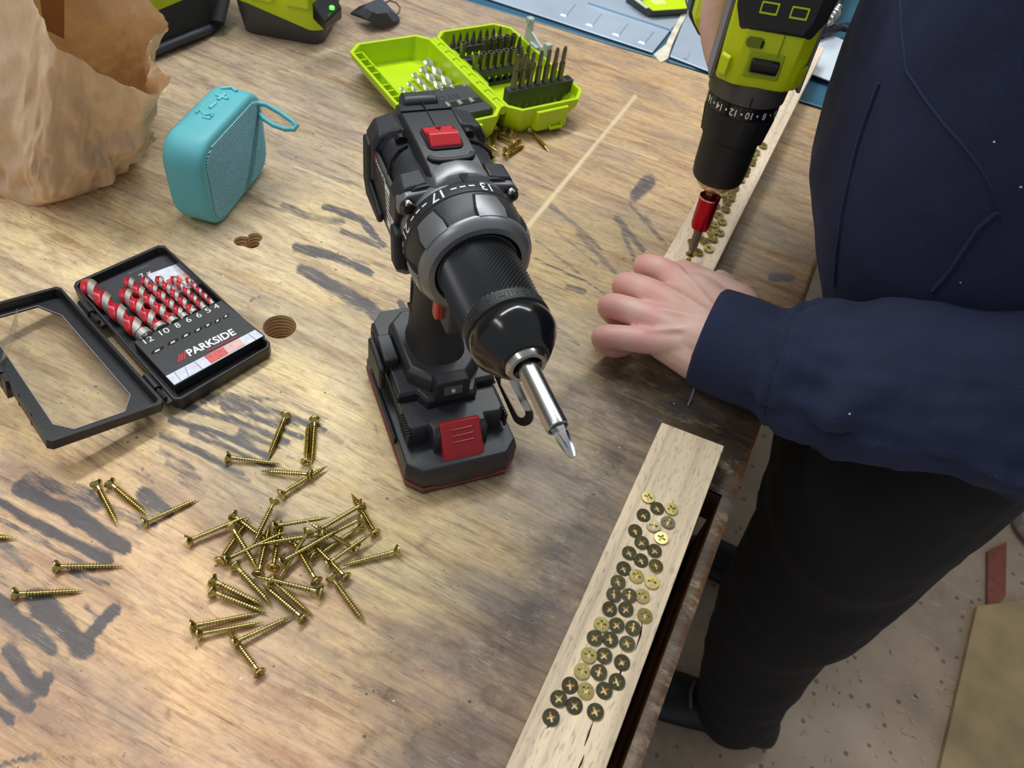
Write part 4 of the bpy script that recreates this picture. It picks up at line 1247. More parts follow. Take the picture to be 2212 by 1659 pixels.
mb.lathe([(.0750, .0108), (.0785, .0106), (.0802, .0096), (.0802, .0076), (.0760, .0068), (.0740, .0066)], 48, 'x', cap0=False)
nz = mb.build('nose_ring', M_STEEL, drill, smooth=40)
for k in range(3):
    mb = MB(); mb.T = TU
    a = tau * k / 3 + .4
    mb.T = TU @ Matrix.Rotation(a, 4, 'X')
    mb.prism([(-.0022, .0052), (.0022, .0052), (.0016, .0085), (-.0016, .0085)], .0735, .0788, axis='x')
    mb.build('chuck_jaw', M_DKSTEEL, nz, smooth=0)
# bit holder held in the chuck
bit = empty('bit_holder', drill.location, (0, 0, DA))
tag(bit, 'long bright steel bit holder clamped in the black drill chuck', 'bit holder')
mb = MB(); mb.T = TU
mb.lathe([(.0745, .0055), (.1150, .0054), (.1172, .0052), (.1176, .0046), (.1150, .0038)], 40, 'x')
mb.build('holder_tube', M_STEEL, bit, smooth=40)
mb = MB(); mb.T = TU
hexr = [[(u, r_ * cos(tau * j / 6), r_ * sin(tau * j / 6)) for j in range(6)] for u, r_ in ((.1150, .0036), (.1200, .0036), (.1212, .0033))]
mb.rings(hexr)
def star(u, ro_, ri_):
    return [(u, (ro_ if j % 3 == 0 or j % 3 == 1 else ri_) * cos(tau * (j / 12)), (ro_ if j % 3 == 0 or j % 3 == 1 else ri_) * sin(tau * (j / 12))) for j in range(12)]
def cross4(u, r_, ri_, w):
    pts = []
    for k in range(4):
        a = k * pi / 2
        for x, y in ((r_, -w), (r_, w), (ri_, ri_)):
            pts.append((u, x * cos(a) - y * sin(a), x * sin(a) + y * cos(a)))
    return pts
mb.rings([cross4(.1205, .0033, .0023, .0015), cross4(.1240, .0030, .0014, .0011), cross4(.1300, .0022, .0009, .0008), cross4(.1335, .0014, .0006, .0005), cross4(.1342, .0005, .0003, .0002)])
mb.build('cross_bit', M_CHROME, bit, smooth=20)
# ------------------------------------------------------------------ helpers for lettering and twist bits
def letter(txt, p0, p1, parent, m, name='lettering', h=None, bold=0.0, lift=.0002, shear=0.0, flip=False):
    """flat lettering running from p0 to p1 (world), standing up away from the camera"""
    p0, p1 = Vector(p0), Vector(p1)
    vs, fs = text_mesh(txt, 1.0, bold=bold, shear=shear)
    x0 = min(v[0] for v in vs); x1 = max(v[0] for v in vs)
    y0 = min(v[1] for v in vs); y1 = max(v[1] for v in vs)
    ex = (p1 - p0); wl = ex.length; ex.normalize()
    ey = Vector((0, 0, 1)).cross(ex).normalized()
    if flip:
        ey = -ey; 
    sx = wl / (x1 - x0)
    sy = sx if h is None else h / (y1 - y0)
    mb = MB()
    mb.add([p0 + ex * ((v[0] - x0) * sx) + ey * ((v[1] - (y0 + y1) / 2) * sy) + Vector((0, 0, lift)) for v in vs], fs)
    o = mb.build(name, m, smooth=0)
    attach(o, parent)
    return o

def attach(o, parent):
    """child keeps the world placement of its mesh"""
    o.parent = parent
    M = Matrix.LocRotScale(parent.location, parent.rotation_euler, None) if parent.type == 'EMPTY' else None
    if M is None:
        p = parent
        M = Matrix.Identity(4)
        while p is not None:
            M = Matrix.LocRotScale(p.location, p.rotation_euler, None) @ M
            p = p.parent
    o.matrix_local = M.inverted()
    return o

def decal(px, z, parent, m, name, th=.0003, smooth=0):
    mb = MB()
    pts = [P(*q, z) for q in px]
    mb.prism([(p.x, p.y) for p in pts], z, z + th)
    return attach(mb.build(name, m, smooth=smooth), parent)

def twist_bit(L, r, turns, shank=.25, mats=None, n=20, steps=None, tip=1.1):
    """twist drill along +x from point (x=0) to shank end (x=L); material 0 on the lands, 1 in the flutes"""
    mb = MB()
    Lf = L * (1 - shank)
    steps = steps or max(24, int(turns * 20))
    def ring(x, ph, k=1.0):
        out = []
        for j in range(n):
            a = tau * j / n
            c = abs(sin(a))            # flutes at +-90 deg
            rr = r * (1.0 if c < .62 else (1 - .5 * (c - .62) / .38))
            out.append((x, k * rr * cos(a + ph), k * rr * sin(a + ph)))
        return out
    rs = [ring(0, 0, .06), ring(r * tip, 0.35, .98)]
    for i in range(1, steps + 1):
        t = i / steps
        x = r * tip + (Lf - r * tip) * t
        rs.append(ring(x, 0.35 + turns * tau * t))
    nr = len(rs)
    vs = [q for g in rs for q in g]
    fs, fm = [], []
    for i in range(nr - 1):
        for j in range(n):
            k = (j + 1) % n
            fs.append((i * n + j, i * n + k, (i + 1) * n + k, (i + 1) * n + j))
            a = tau * (j + .5) / n
            fm.append(1 if abs(sin(a)) > .62 or i == 0 else 0)
    mb.v = vs; mb.f = fs; mb.m = fm
    mb.lathe([(Lf - r * .2, r * .55), (Lf, r * .93), (L, r * .93)], n, 'x')
    mb.m[-2:] = [0, 0]
    return mb

def place_x(o, p0, p1):
    d = (Vector(p1) - Vector(p0)).normalized()
    o.rotation_mode = 'QUATERNION'
    o.rotation_quaternion = d.to_track_quat('X', 'Z')
    o.location = p0

# ------------------------------------------------------------------ black case with red and silver drill bits
M_CASE = mat('case_black', (30, 31, 35), 0.38, bump=0.1, bscale=900)
M_CASE2 = mat('case_insert', (44, 45, 50), 0.42, bump=0.1, bscale=900)
M_BITRED = mat('bit_red_paint', (190, 30, 48), 0.3, coat=0.2)
M_BITSIL = mat('bit_silver', (225, 223, 216), 0.32, metal=0.9)
ZC = .011
cA, cB, cC, cD = [P(*q, ZC) for q in ((153, 612), (350, 525), (590, 745), (380, 870))]
case = empty('drill_bit_case', ((cA + cC) / 2).to_tuple()[:2] + (0.0,))
tag(case, 'open black plastic case of red and silver drill bits with clear lid', 'tool case')
def cm(a, b_, z):
    p = (cA * (1 - a) + cD * a) * (1 - b_) + (cB * (1 - a) + cC * a) * b_
    return Vector((p.x, p.y, z))
def outline(a0, a1, b0, b1, c, z, fn=None):
    """clipped-corner rectangle in case coordinates"""
    ca, cb = c, c * 1.9
    pts = [(a0 + ca, b0), (a1 - ca, b0), (a1, b0 + cb), (a1, b1 - cb), (a1 - ca, b1), (a0 + ca, b1), (a0, b1 - cb), (a0, b0 + cb)]
    return [(fn or cm)(a, b_, z) for a, b_ in pts]
mb = MB()
mb.rings([outline(.012, .988, .02, .98, .025, .0002), outline(0, 1, 0, 1, .025, .002), outline(0, 1, 0, 1, .025, ZC), outline(.018, .985, .03, .975, .02, ZC), outline(.022, .98, .035, .97, .02, .0035)])
body = attach(mb.build('tray', M_CASE, smooth=25, bevel=.0006), case)
# printed card lying in the tray and moulded holder plate
decal([(178, 612), (352, 535), (470, 640), (292, 730)], .0038, case, mat('card_dark', (50, 51, 58), 0.5), 'card')
M_PATT = mat('tile_print_pale', (214, 218, 232), 0.5, vary=0.12, vscale=220)
M_PATR = mat('tile_print_red', (214, 92, 88), 0.5, vary=0.25, vscale=500)
M_PATP = mat('tile_print_pink', (222, 182, 174), 0.5, vary=0.12, vscale=300)
decal([(317, 594), (381, 571), (397, 587), (335, 612)], .0042, case, M_PATT, 'tile_print')
decal([(335, 612), (397, 587), (428, 616), (372, 640)], .0042, case, M_PATT, 'tile_print')
decal([(358, 606), (385, 595), (396, 606), (369, 617)], .0046, case, M_PATR, 'tile_print')
decal([(385, 595), (404, 587), (414, 597), (396, 606)], .0046, case, M_PATP, 'tile_print')
letter('7 x', P(303, 598, .0043), P(326, 587, .0043), case, M_WHITE, 'card_lettering')
letter('MULTI DRILL', P(278, 592, .0043), P(322, 573, .0043), case, mat('grey_print', (120, 122, 130), .5), 'card_lettering')
zp = .0118
mb = MB()
plate = [P(*q, zp) for q in ((288, 738), (478, 648), (572, 724), (377, 834))]
mb.prism([(p.x, p.y) for p in plate], .004, zp)
holder = attach(mb.build('holder_plate', M_CASE2, smooth=25, bevel=.0005), case)
for t, q in (('12', (320, 734)), ('10', (355, 716)), ('8', (383.5, 703)), ('6', (407, 691)), ('6', (429, 681)), ('5', (449, 670.5)), ('4', (467, 662))):
    w = 9.5 if len(t) == 2 else 4.6
    letter(t, P(q[0] - w, q[1] + w * .47, zp), P(q[0] + w, q[1] - w * .47, zp), holder, M_WHITE, 'size_number', h=.0052 if len(t) == 2 else .0050)
for q in ((340, 754.6), (373.6, 736.5), (402, 722), (428, 710), (449, 700), (470, 690.7), (488, 681)):
    w = 13 - (q[0] - 340) * .05
    decal([(q[0] - w, q[1] + w * .40), (q[0] + w, q[1] - w * .56), (q[0] + w, q[1] - w * .56 + 6), (q[0] - w, q[1] + w * .40 + 6)], zp, holder, M_VOID, 'slot')
    decal([(q[0] - w * .4, q[1] + w * .3), (q[0] + w * .4, q[1] - w * .1), (q[0] + w * .4, q[1] - w * .1 + 4), (q[0] - w * .4, q[1] + w * .3 + 4)], zp + .0004, holder, M_BITSIL, 'shank_end')
letter('PARKSIDE', P(405, 764, zp), P(506, 716, zp), holder, M_WHITE, 'brand_lettering', h=.0068, bold=.028)
for k in range(3):
    q = (384 + k * 6.2, 779 - k * 3.0)
    decal([(q[0], q[1] + 5), (q[0] + 4.2, q[1] + 3), (q[0] + 6.2, q[1] - 14), (q[0] + 2.2, q[1] - 12)], zp, holder, M_REDB, 'brand_mark')
decal([(447, 758), (512, 726.5), (513, 729), (448, 760.5)], zp, holder, M_RED, 'brand_underline')
decal([(358.5, 813), (551, 713), (569, 726), (376.6, 832)], zp, holder, M_PATT, 'tile_print')
decal([(441, 770), (482, 750), (494, 764), (456.5, 785)], zp + .0003, holder, M_PATR, 'tile_print')
decal([(482, 750), (517, 732), (529, 745), (494, 764)], zp + .0003, holder, M_PATP, 'tile_print')
for q0_, q1_ in (((376, 805), (390, 822)), ((399, 793), (407, 814)), ((536, 722), (553, 735)), ((420, 782), (436, 797))):
    mbx = [(q0_[0], q0_[1]), (q0_[0] + 1.6, q0_[1] - .8), (q1_[0] + 1.6, q1_[1] - .8), q1_]
    decal(mbx, zp + .0003, holder, mat('print_line', (160, 164, 180), .5), 'print_line')
sizes = [('12', .0060, (176, 605), (315.5, 728), 'thickest red and silver drill bit, in the slot marked 12'), ('10', .0050, (259.5, 625), (348, 710), 'second thickest red and silver drill bit, at the number 10'), ('8', .0042, (268.5, 600), (377, 697), 'red and silver drill bit third from the hinge, at the number 8'), ('6a', .0034, (304.7, 599), (400.5, 686.6), 'red and silver drill bit in the left of two slots marked 6'), ('6b', .0033, (336, 597), (420, 675.7), 'red and silver drill bit in the right of two slots marked 6'), ('5', .0028, (369, 597), (442, 666.7), 'red and silver drill bit between the bits marked 6 and 4'), ('4', .0023, (401.4, 600), (460, 656.7), 'thinnest red and silver drill bit, at the number 4')]
for nm, r_, t_, e_, labl in sizes:
    zc = .0052 + r_ * .9
    a, b_ = P(*t_, zc + .0008), P(*e_, zc)
    L_ = (b_ - a).length + .001
    mbb = twist_bit(L_, r_, L_ / (r_ * 7.0), shank=.07, tip=1.3)
    o = mbb.build('drill_bit', [M_BITSIL, M_BITRED], smooth=35)
    place_x(o, a, b_)
    tag(o, labl, 'drill bit', 'red and silver drill bits in the black case')
# hinges
for a0 in (.16, .78):
    mb = MB()
    mb.tube([cm(a0, -.045, .0112), cm(a0 + .10, -.045, .0112)], .0030, 10)
    mb.tube([cm(a0 + .10, -.045, .0112), cm(a0 + .17, -.045, .0112)], .0016, 8)
    mb.add([cm(a0, -.05, .006), cm(a0 + .19, -.05, .006), cm(a0 + .19, .01, .006), cm(a0, .01, .006)] + [cm(a0, -.05, .0095), cm(a0 + .19, -.05, .0095), cm(a0 + .19, .01, .0095), cm(a0, .01, .0095)], [(0, 1, 2, 3), (4, 7, 6, 5), (0, 4, 5, 1), (1, 5, 6, 2), (2, 6, 7, 3), (3, 7, 4, 0)])
    attach(mb.build('hinge', M_CASE, smooth=35), case)
# lid, folded back past flat and resting raised on its catch
lA, lD = P(128, 617, .0165), P(357, 869, .0165)
lB, lC = P(-78, 672, .029), P(103, 957, .029)
nl = (lD - lA).cross(lB - lA).normalized()
if nl.z < 0:
    nl = -nl
def lm(a, b_, h):
    p = (lA * (1 - a) + lD * a) * (1 - b_) + (lB * (1 - a) + lC * a) * b_
    return p + nl * (h - .008)
mb = MB()
mb.rings([outline(.008, .992, .015, .985, .02, 0, lm), outline(0, 1, 0, 1, .02, .001, lm), outline(0, 1, 0, 1, .02, .008, lm), outline(.018, .982, .03, .97, .018, .008, lm), outline(.022, .978, .036, .964, .016, .0014, lm)], cap0=False, cap1=False)
win = [(.17, .16), (.84, .16), (.93, .30), (.93, .74), (.86, .86), (.12, .86), (.05, .74), (.05, .30)]
def ow(a0, a1, b0, b1, c):
    ca, cb = c, c * 1.9
    return [(a0 + ca, b0), (a1 - ca, b0), (a1, b0 + cb), (a1, b1 - cb), (a1 - ca, b1), (a0 + ca, b1), (a0, b1 - cb), (a0, b0 + cb)]
for h in (.0014, 0.0):
    o1 = ow(.022, .978, .036, .964, .016) if h else ow(.008, .992, .015, .985, .02)
    mb.rings([[lm(*q, h) for q in o1], [lm(*q, h) for q in win]], cap0=False, cap1=False)
mb.rings([[lm(*q, .0014) for q in win], [lm(*q, 0) for q in win]], cap0=False, cap1=False)
lid = attach(mb.build('lid_frame', M_CASE, smooth=20), case)
mcl = bpy.data.materials.new('clear_window'); mcl.use_nodes = True
nt = mcl.node_tree
for n_ in list(nt.nodes):
    nt.nodes.remove(n_)
out = nt.nodes.new('ShaderNodeOutputMaterial'); tr = nt.nodes.new('ShaderNodeBsdfTransparent'); gl = nt.nodes.new('ShaderNodeBsdfGlossy'); mxs = nt.nodes.new('ShaderNodeMixShader'); fr = nt.nodes.new('ShaderNodeLayerWeight')
tr.inputs['Color'].default_value = (.95, .95, .96, 1); gl.inputs['Roughness'].default_value = .12; fr.inputs['Blend'].default_value = .12
nt.links.new(fr.outputs['Facing'], mxs.inputs[0]); nt.links.new(tr.outputs[0], mxs.inputs[1]); nt.links.new(gl.outputs[0], mxs.inputs[2]); nt.links.new(mxs.outputs[0], out.inputs[0])
mb = MB()
mb.rings([[lm(*q, .0006) for q in win], [lm(*q, .0010) for q in win]])
attach(mb.build('window_pane', mcl, smooth=0), case)
mb = MB()  # moulded rim catching the light
for k in range(8):
    mb.tube([lm(*win[k], .0016), lm(*win[(k + 1) % 8], .0016)], .0003, 6)
attach(mb.build('pane_rim', mat('clear_rim', (150, 152, 158), .12, spec=.8), smooth=40), case)
mb = MB()  # loose clear flap standing in the lid
fl = [lm(.16, .62, .0015), lm(.05, .52, .0030), lm(.11, .56, .0110), lm(.52, 1.10, .0060), lm(.50, 1.06, .0012)]
mb.add(fl + [p + Vector((.0005, .0002, 0)) for p in fl], [(0, 1, 2, 3, 4), (9, 8, 7, 6, 5), (0, 5, 6, 1), (1, 6, 7, 2), (2, 7, 8, 3), (3, 8, 9, 4), (4, 9, 5, 0)])
attach(mb.build('clear_flap', mcl, smooth=0), case)
mb = MB()  # catch on the outer edge
for a0, a1 in ((.43, .49), (.50, .56)):
    pts = [lm(a0, .975, -.006), lm(a1, .975, -.006), lm(a1, 1.03, -.006), lm(a0, 1.03, -.006), lm(a0, .975, .0085), lm(a1, .975, .0085), lm(a1, 1.03, .0085), lm(a0, 1.03, .0085)]
    mb.add(pts, [(0, 3, 2, 1), (4, 5, 6, 7), (0, 1, 5, 4), (1, 2, 6, 5), (2, 3, 7, 6), (3, 0, 4, 7)])
attach(mb.build('catch', M_CASE, smooth=0, bevel=.0005), case)
for a0 in (.66, .80):
    mb = MB()
    pts = [lm(a0, 1.002, .001), lm(a0 + .02, 1.002, .001), lm(a0 + .02, .99, .009), lm(a0, .99, .009)]
    mb.rings([[p - nl * .001 for p in pts], [p + nl * .0004 for p in pts]])
    attach(mb.build('lid_notch', M_VOID, smooth=0), case)

# ------------------------------------------------------------------ lime green bit case
M_LIME = mat('lime_plastic', (186, 218, 18), 0.35, vary=0.05, vscale=30)
M_DKG = mat('dark_grey_plastic', (58, 61, 64), 0.45, bump=0.08, bscale=900)
M_BITS = mat('dark_bit_steel', (128, 122, 112), 0.42, metal=0.85)
M_SILV = mat('bright_bit_steel', (228, 224, 214), 0.28, metal=0.9)
M_CLEAR = mat('milky_clip_plastic', (214, 226, 222), 0.25, trans=0.35)
GA = atan2(-.535, .845)
gcase = tag(empty('bit_case', (-.3163, .675, 0), (0, 0, GA)), 'lime green plastic case lying open with bits and drill bits', 'tool case')
RZ = .030
def half(name, sgn):
    """tray on one side of the hinge; local x along hinge, y across"""
    b0, b1, ha = .0035, .0965, .0830
    def ol(ia, ib0, ib1, c, z):
        A0 = ha - ia
        y0, y1 = b0 + ib0, b1 - ib1
        p = [(-A0 + c * .8, y0), (A0 - c * .8, y0), (A0, y0 + c * .8), (A0, y1 - c), (A0 - c, y1), (-A0 + c, y1), (-A0, y1 - c), (-A0, y0 + c * .8)]
        return [(x, sgn * y, z) for x, y in p]
    mb = MB()
    mb.rings([ol(.008, .004, .024, .016, .0005), ol(.002, .001, .016, .015, .010), ol(0, 0, .002, .014, .022), ol(0, 0, 0, .014, RZ), ol(.0032, .0032, .0032, .013, RZ), ol(.0036, .0036, .0036, .013, .021), ol(.005, .006, .018, .014, .006)])
    o = mb.build(name, M_LIME, gcase, smooth=25, bevel=.0005)
    for sx in (-1, 1):       # stepped middle of the short walls
        mb = MB()
        mb.prism([(sx * (ha - .003), sgn * .030), (sx * (ha + .0042), sgn * .032), (sx * (ha + .0042), sgn * .068), (sx * (ha - .003), sgn * .070)], .006, RZ - .0035)
        mb.build('wall_step', M_LIME, o, smooth=25, bevel=.0008)
    return o
hr_ = half('base_tray', 1)
hl_ = half('lid_tray', -1)
mb = MB()   # hinge spine
mb.tube([(-.070, 0, RZ - .003), (.070, 0, RZ - .003)], .0036, 10)
for k in range(9):
    x = -.064 + k * .016
    mb.tube([(x, -.0005, RZ - .003), (x + .008, -.0005, RZ - .003)], .0046, 10)
mb.build('hinge', M_LIME, gcase, smooth=35)
mb = MB()   # catch loop on the front wall
mb.tube([(.0865, .047, .012), (.0895, .047, .008), (.0895, .061, .008), (.0865, .061, .012)], .0018, 6)
mb.build('catch_loop', M_LIME, gcase, smooth=40)
mb = MB()   # cells along the outer edge of the lid tray
for k in range(4):
    x = -.066 + k * .0135
    mb.box(x - .0008, x + .0008, -.0925, -.084, .0225, RZ - .001)
mb.box(-.068, .070, -.0848, -.0834, .008, RZ - .001)
for k in range(6):
    x = -.004 + k * .011
    mb.box(x - .0008, x + .0008, -.0925, -.084, .0225, RZ - .002)
mb.build('edge_cells', M_LIME, hl_, smooth=0)
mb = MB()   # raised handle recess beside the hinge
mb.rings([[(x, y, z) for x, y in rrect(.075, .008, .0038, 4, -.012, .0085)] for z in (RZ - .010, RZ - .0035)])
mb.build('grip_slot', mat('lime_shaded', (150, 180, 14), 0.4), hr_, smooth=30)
mb = MB()   # milky clip standing open on the outer side
mb.prism([(-.046, .030), (-.043, .052), (-.036, .052), (-.034, .041), (-.020, .036), (-.012, .034), (-.006, .041), (.000, .041), (.001, .030), (.000, .014), (-.044, .014)], .0985, .1010, axis='y')
mb.box(-.030, -.016, .0945, .1010, .030, .0325)
mb.box(-.044, -.037, .0960, .1030, .047, .053)
mb.box(-.006, .001, .0960, .1030, .037, .043)
mb.build('clip', M_CLEAR, gcase, smooth=0, bevel=.0005)
# holders
def bar(name, x, w, y0, y1, z0, z1):
    mb = MB()
    mb.box(x - w / 2, x + w / 2, y0, y1, z0, z1)
    return mb.build(name, M_DKG, gcase, smooth=0, bevel=.0006)
rows = [(-.057, .0250), (-.0315, .0250), (-.0070, .0240)]
for x, zt in rows:
    bar('bit_rail', x, .0090, .010, .088, zt - .007, zt)
    bar('bit_rail', x, .0085, .012, .086, .006, .010)
    for k in range(10):
        mb = MB()
        yy = .012 + k * .0083
        mb.box(x - .0042, x + .0042, yy - .0007, yy + .0007, .009, zt - .006)
        mb.build('rail_web', M_DKG, gcase, smooth=0)
bar('bit_block', .0500, .0105, .0165, .0945, .020, .034)
mb = MB()
for k in range(9):
    yy = .0195 + k * .0090
    mb.box(.0456, .0545, yy - .0014, yy + .0014, .006, .021)
mb.build('block_web', M_DKG, gcase, smooth=0)
for x, zt, ys_ in ((-.0315, .0250, (.0205, .0290)), (.0500, .034, (.0900,))):
    for yy in ys_:
        mb = MB()
        mb.box(x - .0030, x + .0030, yy - .0030, yy + .0030, zt - .001, zt + .0003)
        mb.build('empty_slot', M_VOID, gcase, smooth=0)

def hexbit(name, kind):
    """upright screwdriver bit, base at z=0"""
    mb = MB()
    hx = lambda z, r_: [(r_ * cos(tau * j / 6), r_ * sin(tau * j / 6), z) for j in range(6)]
    if kind == 'pointed':
        mb.rings([hx(-.008, .0031), hx(.004, .0031), hx(.006, .0022), hx(.010, .0019), hx(.0145, .0004)])
    elif kind == 'socket':
        mb.rings([hx(-.008, .0031), hx(.012, .0031), hx(.0135, .0036), hx(.0175, .0036), hx(.0175, .0026), hx(.0145, .0024)])
    elif kind == 'flat':
        mb.rings([hx(-.008, .0031), hx(.006, .0031), hx(.008, .0023), hx(.0130, .0023), [(x * .25, y * 1.15, .0180) for x, y, z in hx(0, .0023)]])
    else:
        mb.rings([hx(-.010, .0033), hx(.017, .0033), hx(.019, .0027), hx(.0195, .0024), hx(.0310, .0023), [(x * .6, y * .6, .0345) for x, y, z in hx(0, .0023)]])
    o = mb.build(name, M_BITS, smooth=20)
    me = o.data
    bpy.data.objects.remove(o)
    return me
BM = {k: hexbit('screwdriver_bit', k) for k in ('pointed', 'socket', 'flat', 'long')}
cg, sg = cos(GA), sin(GA)
def gworld(x, y, z):
    return Vector((-.3163 + x * cg - y * sg, .675 + x * sg + y * cg, z))
def put_bit(kind, x, y, z, lab):
    o = bpy.data.objects.new('screwdriver_bit', BM[kind])
    COL.objects.link(o)
    o.location = gworld(x, y, z)
    o.rotation_euler = (0, 0, GA + .3)
    tag(o, lab, 'bit', 'bits standing in the green case')
rn = {0: 'back', 1: 'middle', 2: 'third'}
for k in range(8):
    put_bit('pointed', -.057, .0155 + k * .0083, .0250, 'pointed screwdriver bit in the back row of the green case, %s from left' % ordinal(k))
for k, y in enumerate((.0125, .0405, .0490, .0575, .0660, .0745, .083)):
    put_bit('pointed' if k == 6 else 'socket', -.0315, y, .0250, 'dark bit in the second row of the green case, %s from left' % ordinal(k))
for k, y in enumerate((.0135, .0225, .0315, .0405, .0495, .0590, .0685, .0780)):
    put_bit('flat' if k >= 6 else 'socket', -.0070, y, .0240, 'dark bit in the third row of the green case, %s from left' % ordinal(k))
for k in range(7):
    put_bit('long', .0500, .0235 + k * .0094, .034, 'long dark bit in the front block of the green case, %s from left' % ordinal(k))
# drill bit holder in the lid tray
mb = MB()
mb.rings([[(x, y, z) for x, y in ((.0145 + i, -.0855 + i), (.0145 + i, -.0090 - i), (.0640 - i, -.0060 - i), (.0640 - i, -.0855 + i))] for z, i in ((.006, 0), (.0245, 0), (.0262, .0012))])
pl = mb.build('bit_holder_plate', M_DKG, gcase, smooth=25, bevel=.0006)
mb = MB()
mb.box(.0425, .0505, -.070, -.0105, .0250, .0266)
mb.build('holder_slot', M_VOID, pl, smooth=0)
mb = MB()
for y in (-.060, -.047, -.034, -.021):
    mb.tube([(.0430, y, .0262), (.0500, y, .0262)], .0024, 8)
mb.build('shank_end', M_SILV, pl, smooth=40)
vs, fs = text_mesh('RYOBI', .0115, bold=.0002)
mb = MB()
mb.add([(.0325 + y, -.044 - x, .0264) for x, y, z in vs], fs)
mb.build('brand_lettering', mat('embossed_grey', (40, 43, 47), .5), pl, smooth=0)
mb = MB()
for k, y in enumerate((-.0135, -.0262, -.0390, -.0510, -.0625, -.0735)):
    vs, fs = text_mesh(('10', '8', '6', '5', '4', '3')[k], .0036)
    mb.add([(.0185 - b_, y + a, .0264) for a, b_, z in vs], fs)
mb.build('size_number', M_WHITE, pl, smooth=0)
for k, (x0, y, r_, t) in enumerate(((-.0610, -.0150, .0050, 'thickest'), (-.0490, -.0268, .0041, 'second thickest'), (-.0420, -.0395, .0033, 'third thickest'), (-.0290, -.0515, .0026, 'fourth thickest'), (-.0230, -.0630, .0022, 'fifth thickest'), (-.0130, -.0735, .0018, 'thinnest'))):
    L_ = .028 - x0
    o = twist_bit(L_, r_, L_ / (r_ * 9.5), shank=.12).build('drill_bit', [M_SILV, M_SILV], smooth=35)
    place_x(o, gworld(x0, y, .0085 + r_), gworld(.020, y + .001, .0085 + r_))
    tag(o, 'bright twist drill bit in the green case lid, %s of its row' % t, 'drill bit', 'bright drill bits in the green case')
# ------------------------------------------------------------------ turquoise speaker standing on its long side
M_TEAL = mat('turquoise_rubber', (92, 178, 188), 0.5, bump=0.06, bscale=1500)
M_TEALD = mat('turquoise_button', (112, 198, 206), 0.5)
SA = atan2(.975, -.22)
SL, ST_, SH = .104, .036, .077
spk = tag(empty('bluetooth_speaker', (-.4052, .4085, 0), (0, 0, SA)), 'small turquoise rubber speaker with perforated grille and carry loop', 'speaker')
# local x along the body (negative = away), y toward the back, z up
def spk_ring(y, ins, r):
    return [(x, y, z + SH / 2) for x, z in rrect(SL - 2 * ins, SH - 2 * ins, r, 7)]
mb = MB()
mb.rings([spk_ring(-.0178, .0075, .015), spk_ring(-.0178, .0042, .017), spk_ring(-.0168, .0018, .0195), spk_ring(-.0145, .0004, .0210), spk_ring(-.010, 0, .0215), spk_ring(.007, 0, .0215), spk_ring(.0125, .0014, .0205), spk_ring(.0162, .0045, .0180), spk_ring(.0178, .0090, .0140)])
shell = mb.build('shell', M_TEAL, spk, smooth=60)
# grille: woven net of small round ribs, finely corrugated
mg, nt, b = node_mat('speaker_mesh')
tcx = stretched(nt, 1, 1, 1)
wa = N(nt, 'ShaderNodeTexVoronoi', Scale=1500.0)
nt.links.new(tcx, wa.inputs['Vector'])
hh = ramp(nt, wa.outputs['Distance'], [(0.25, (0, 0, 0)), (0.55, (1, 1, 1))])
c = mixc(nt, hh, srgb(84, 134, 146), srgb(128, 184, 192))
nt.links.new(c, b.inputs['Base Color'])
b.inputs['Roughness'].default_value = 0.45
mb = MB()
gw, gh = SL - .0115, SH - .0115
nr_, nc_ = 32, 60
rr_ = .0135
def in_rr(x, z):
    ax, az_ = abs(x) - (gw / 2 - rr_), abs(z) - (gh / 2 - rr_)
    return (ax <= 0 or az_ <= 0) or ax * ax + az_ * az_ < rr_ * rr_
def half_w(z):
    az_ = abs(z) - (gh / 2 - rr_)
    return gw / 2 if az_ <= 0 else gw / 2 - rr_ + sqrt(max(0, rr_ * rr_ - az_ * az_))
for i in range(nr_):
    z0 = -gh / 2 + gh * (i + .16) / nr_; z1 = -gh / 2 + gh * (i + .84) / nr_; zm = (z0 + z1) / 2
    w = min(half_w(z0), half_w(z1))
    n = 24
    rs = []
    for j in range(n + 1):
        x = -w + 2 * w * j / n
        bul = .0022 * (1 - (x / (gw / 2)) ** 2) * (1 - (zm / (gh / 2)) ** 2)
        y = -.0178 - bul
        rs.append([(x, y, z0 + SH / 2), (x, y - .0011, zm + SH / 2), (x, y, z1 + SH / 2), (x, -.0168, zm + SH / 2)])
    mb.rings(rs)
gril = mb.build('grille', mg, spk, smooth=30)
gril['kind'] = 'stuff'
mb = MB()
mb.rings([[(x, y, z + SH / 2) for x, z in rrect(gw, gh, rr_, 6)] for y in (-.0172, -.0176)])
mb.build('grille_backing', mat('speaker_inner', (34, 66, 76), .6), spk, smooth=30)
# embossed buttons on top: next, plus, minus, mode
def bump_bar(p, q, w=.0011):
    mb = MB()
    mb.tube([(p[0], p[1], SH + .0001), (q[0], q[1], SH + .0001)], w, 8, flat=.7)
    return mb
zt = SH + .0002
btn = MB()
btn.tube([(0.0315, 0.006, zt), (0.0365, -0.0005, zt), (0.033, -0.0065, zt)], .0014, 8)
btn.build('next_button', M_TEALD, spk)
btn = MB()
btn.tube([(0.0215, 0.0055, zt), (0.0195, -0.0055, zt)], .0014, 8)
btn.tube([(0.025, -0.0005, zt), (0.0155, 0.0005, zt)], .0014, 8)
btn.build('plus_button', M_TEALD, spk)
btn = MB()
btn.tube([(0.0105, -0, zt), (0.002, 0.0005, zt)], .0014, 8)
btn.build('minus_button', M_TEALD, spk)
btn = MB()
btn.tube([(-0.0085, -0.006, zt), (-0.004, -0.0055, zt), (-0.0085, -0.0005, zt), (-0.0035, 0.0055, zt), (-0.0085, 0.006, zt)][::1], .0012, 8)
btn.tube([(-0.011, -0.0065, zt), (-0.011, -0.0005, zt)], .0012, 8)
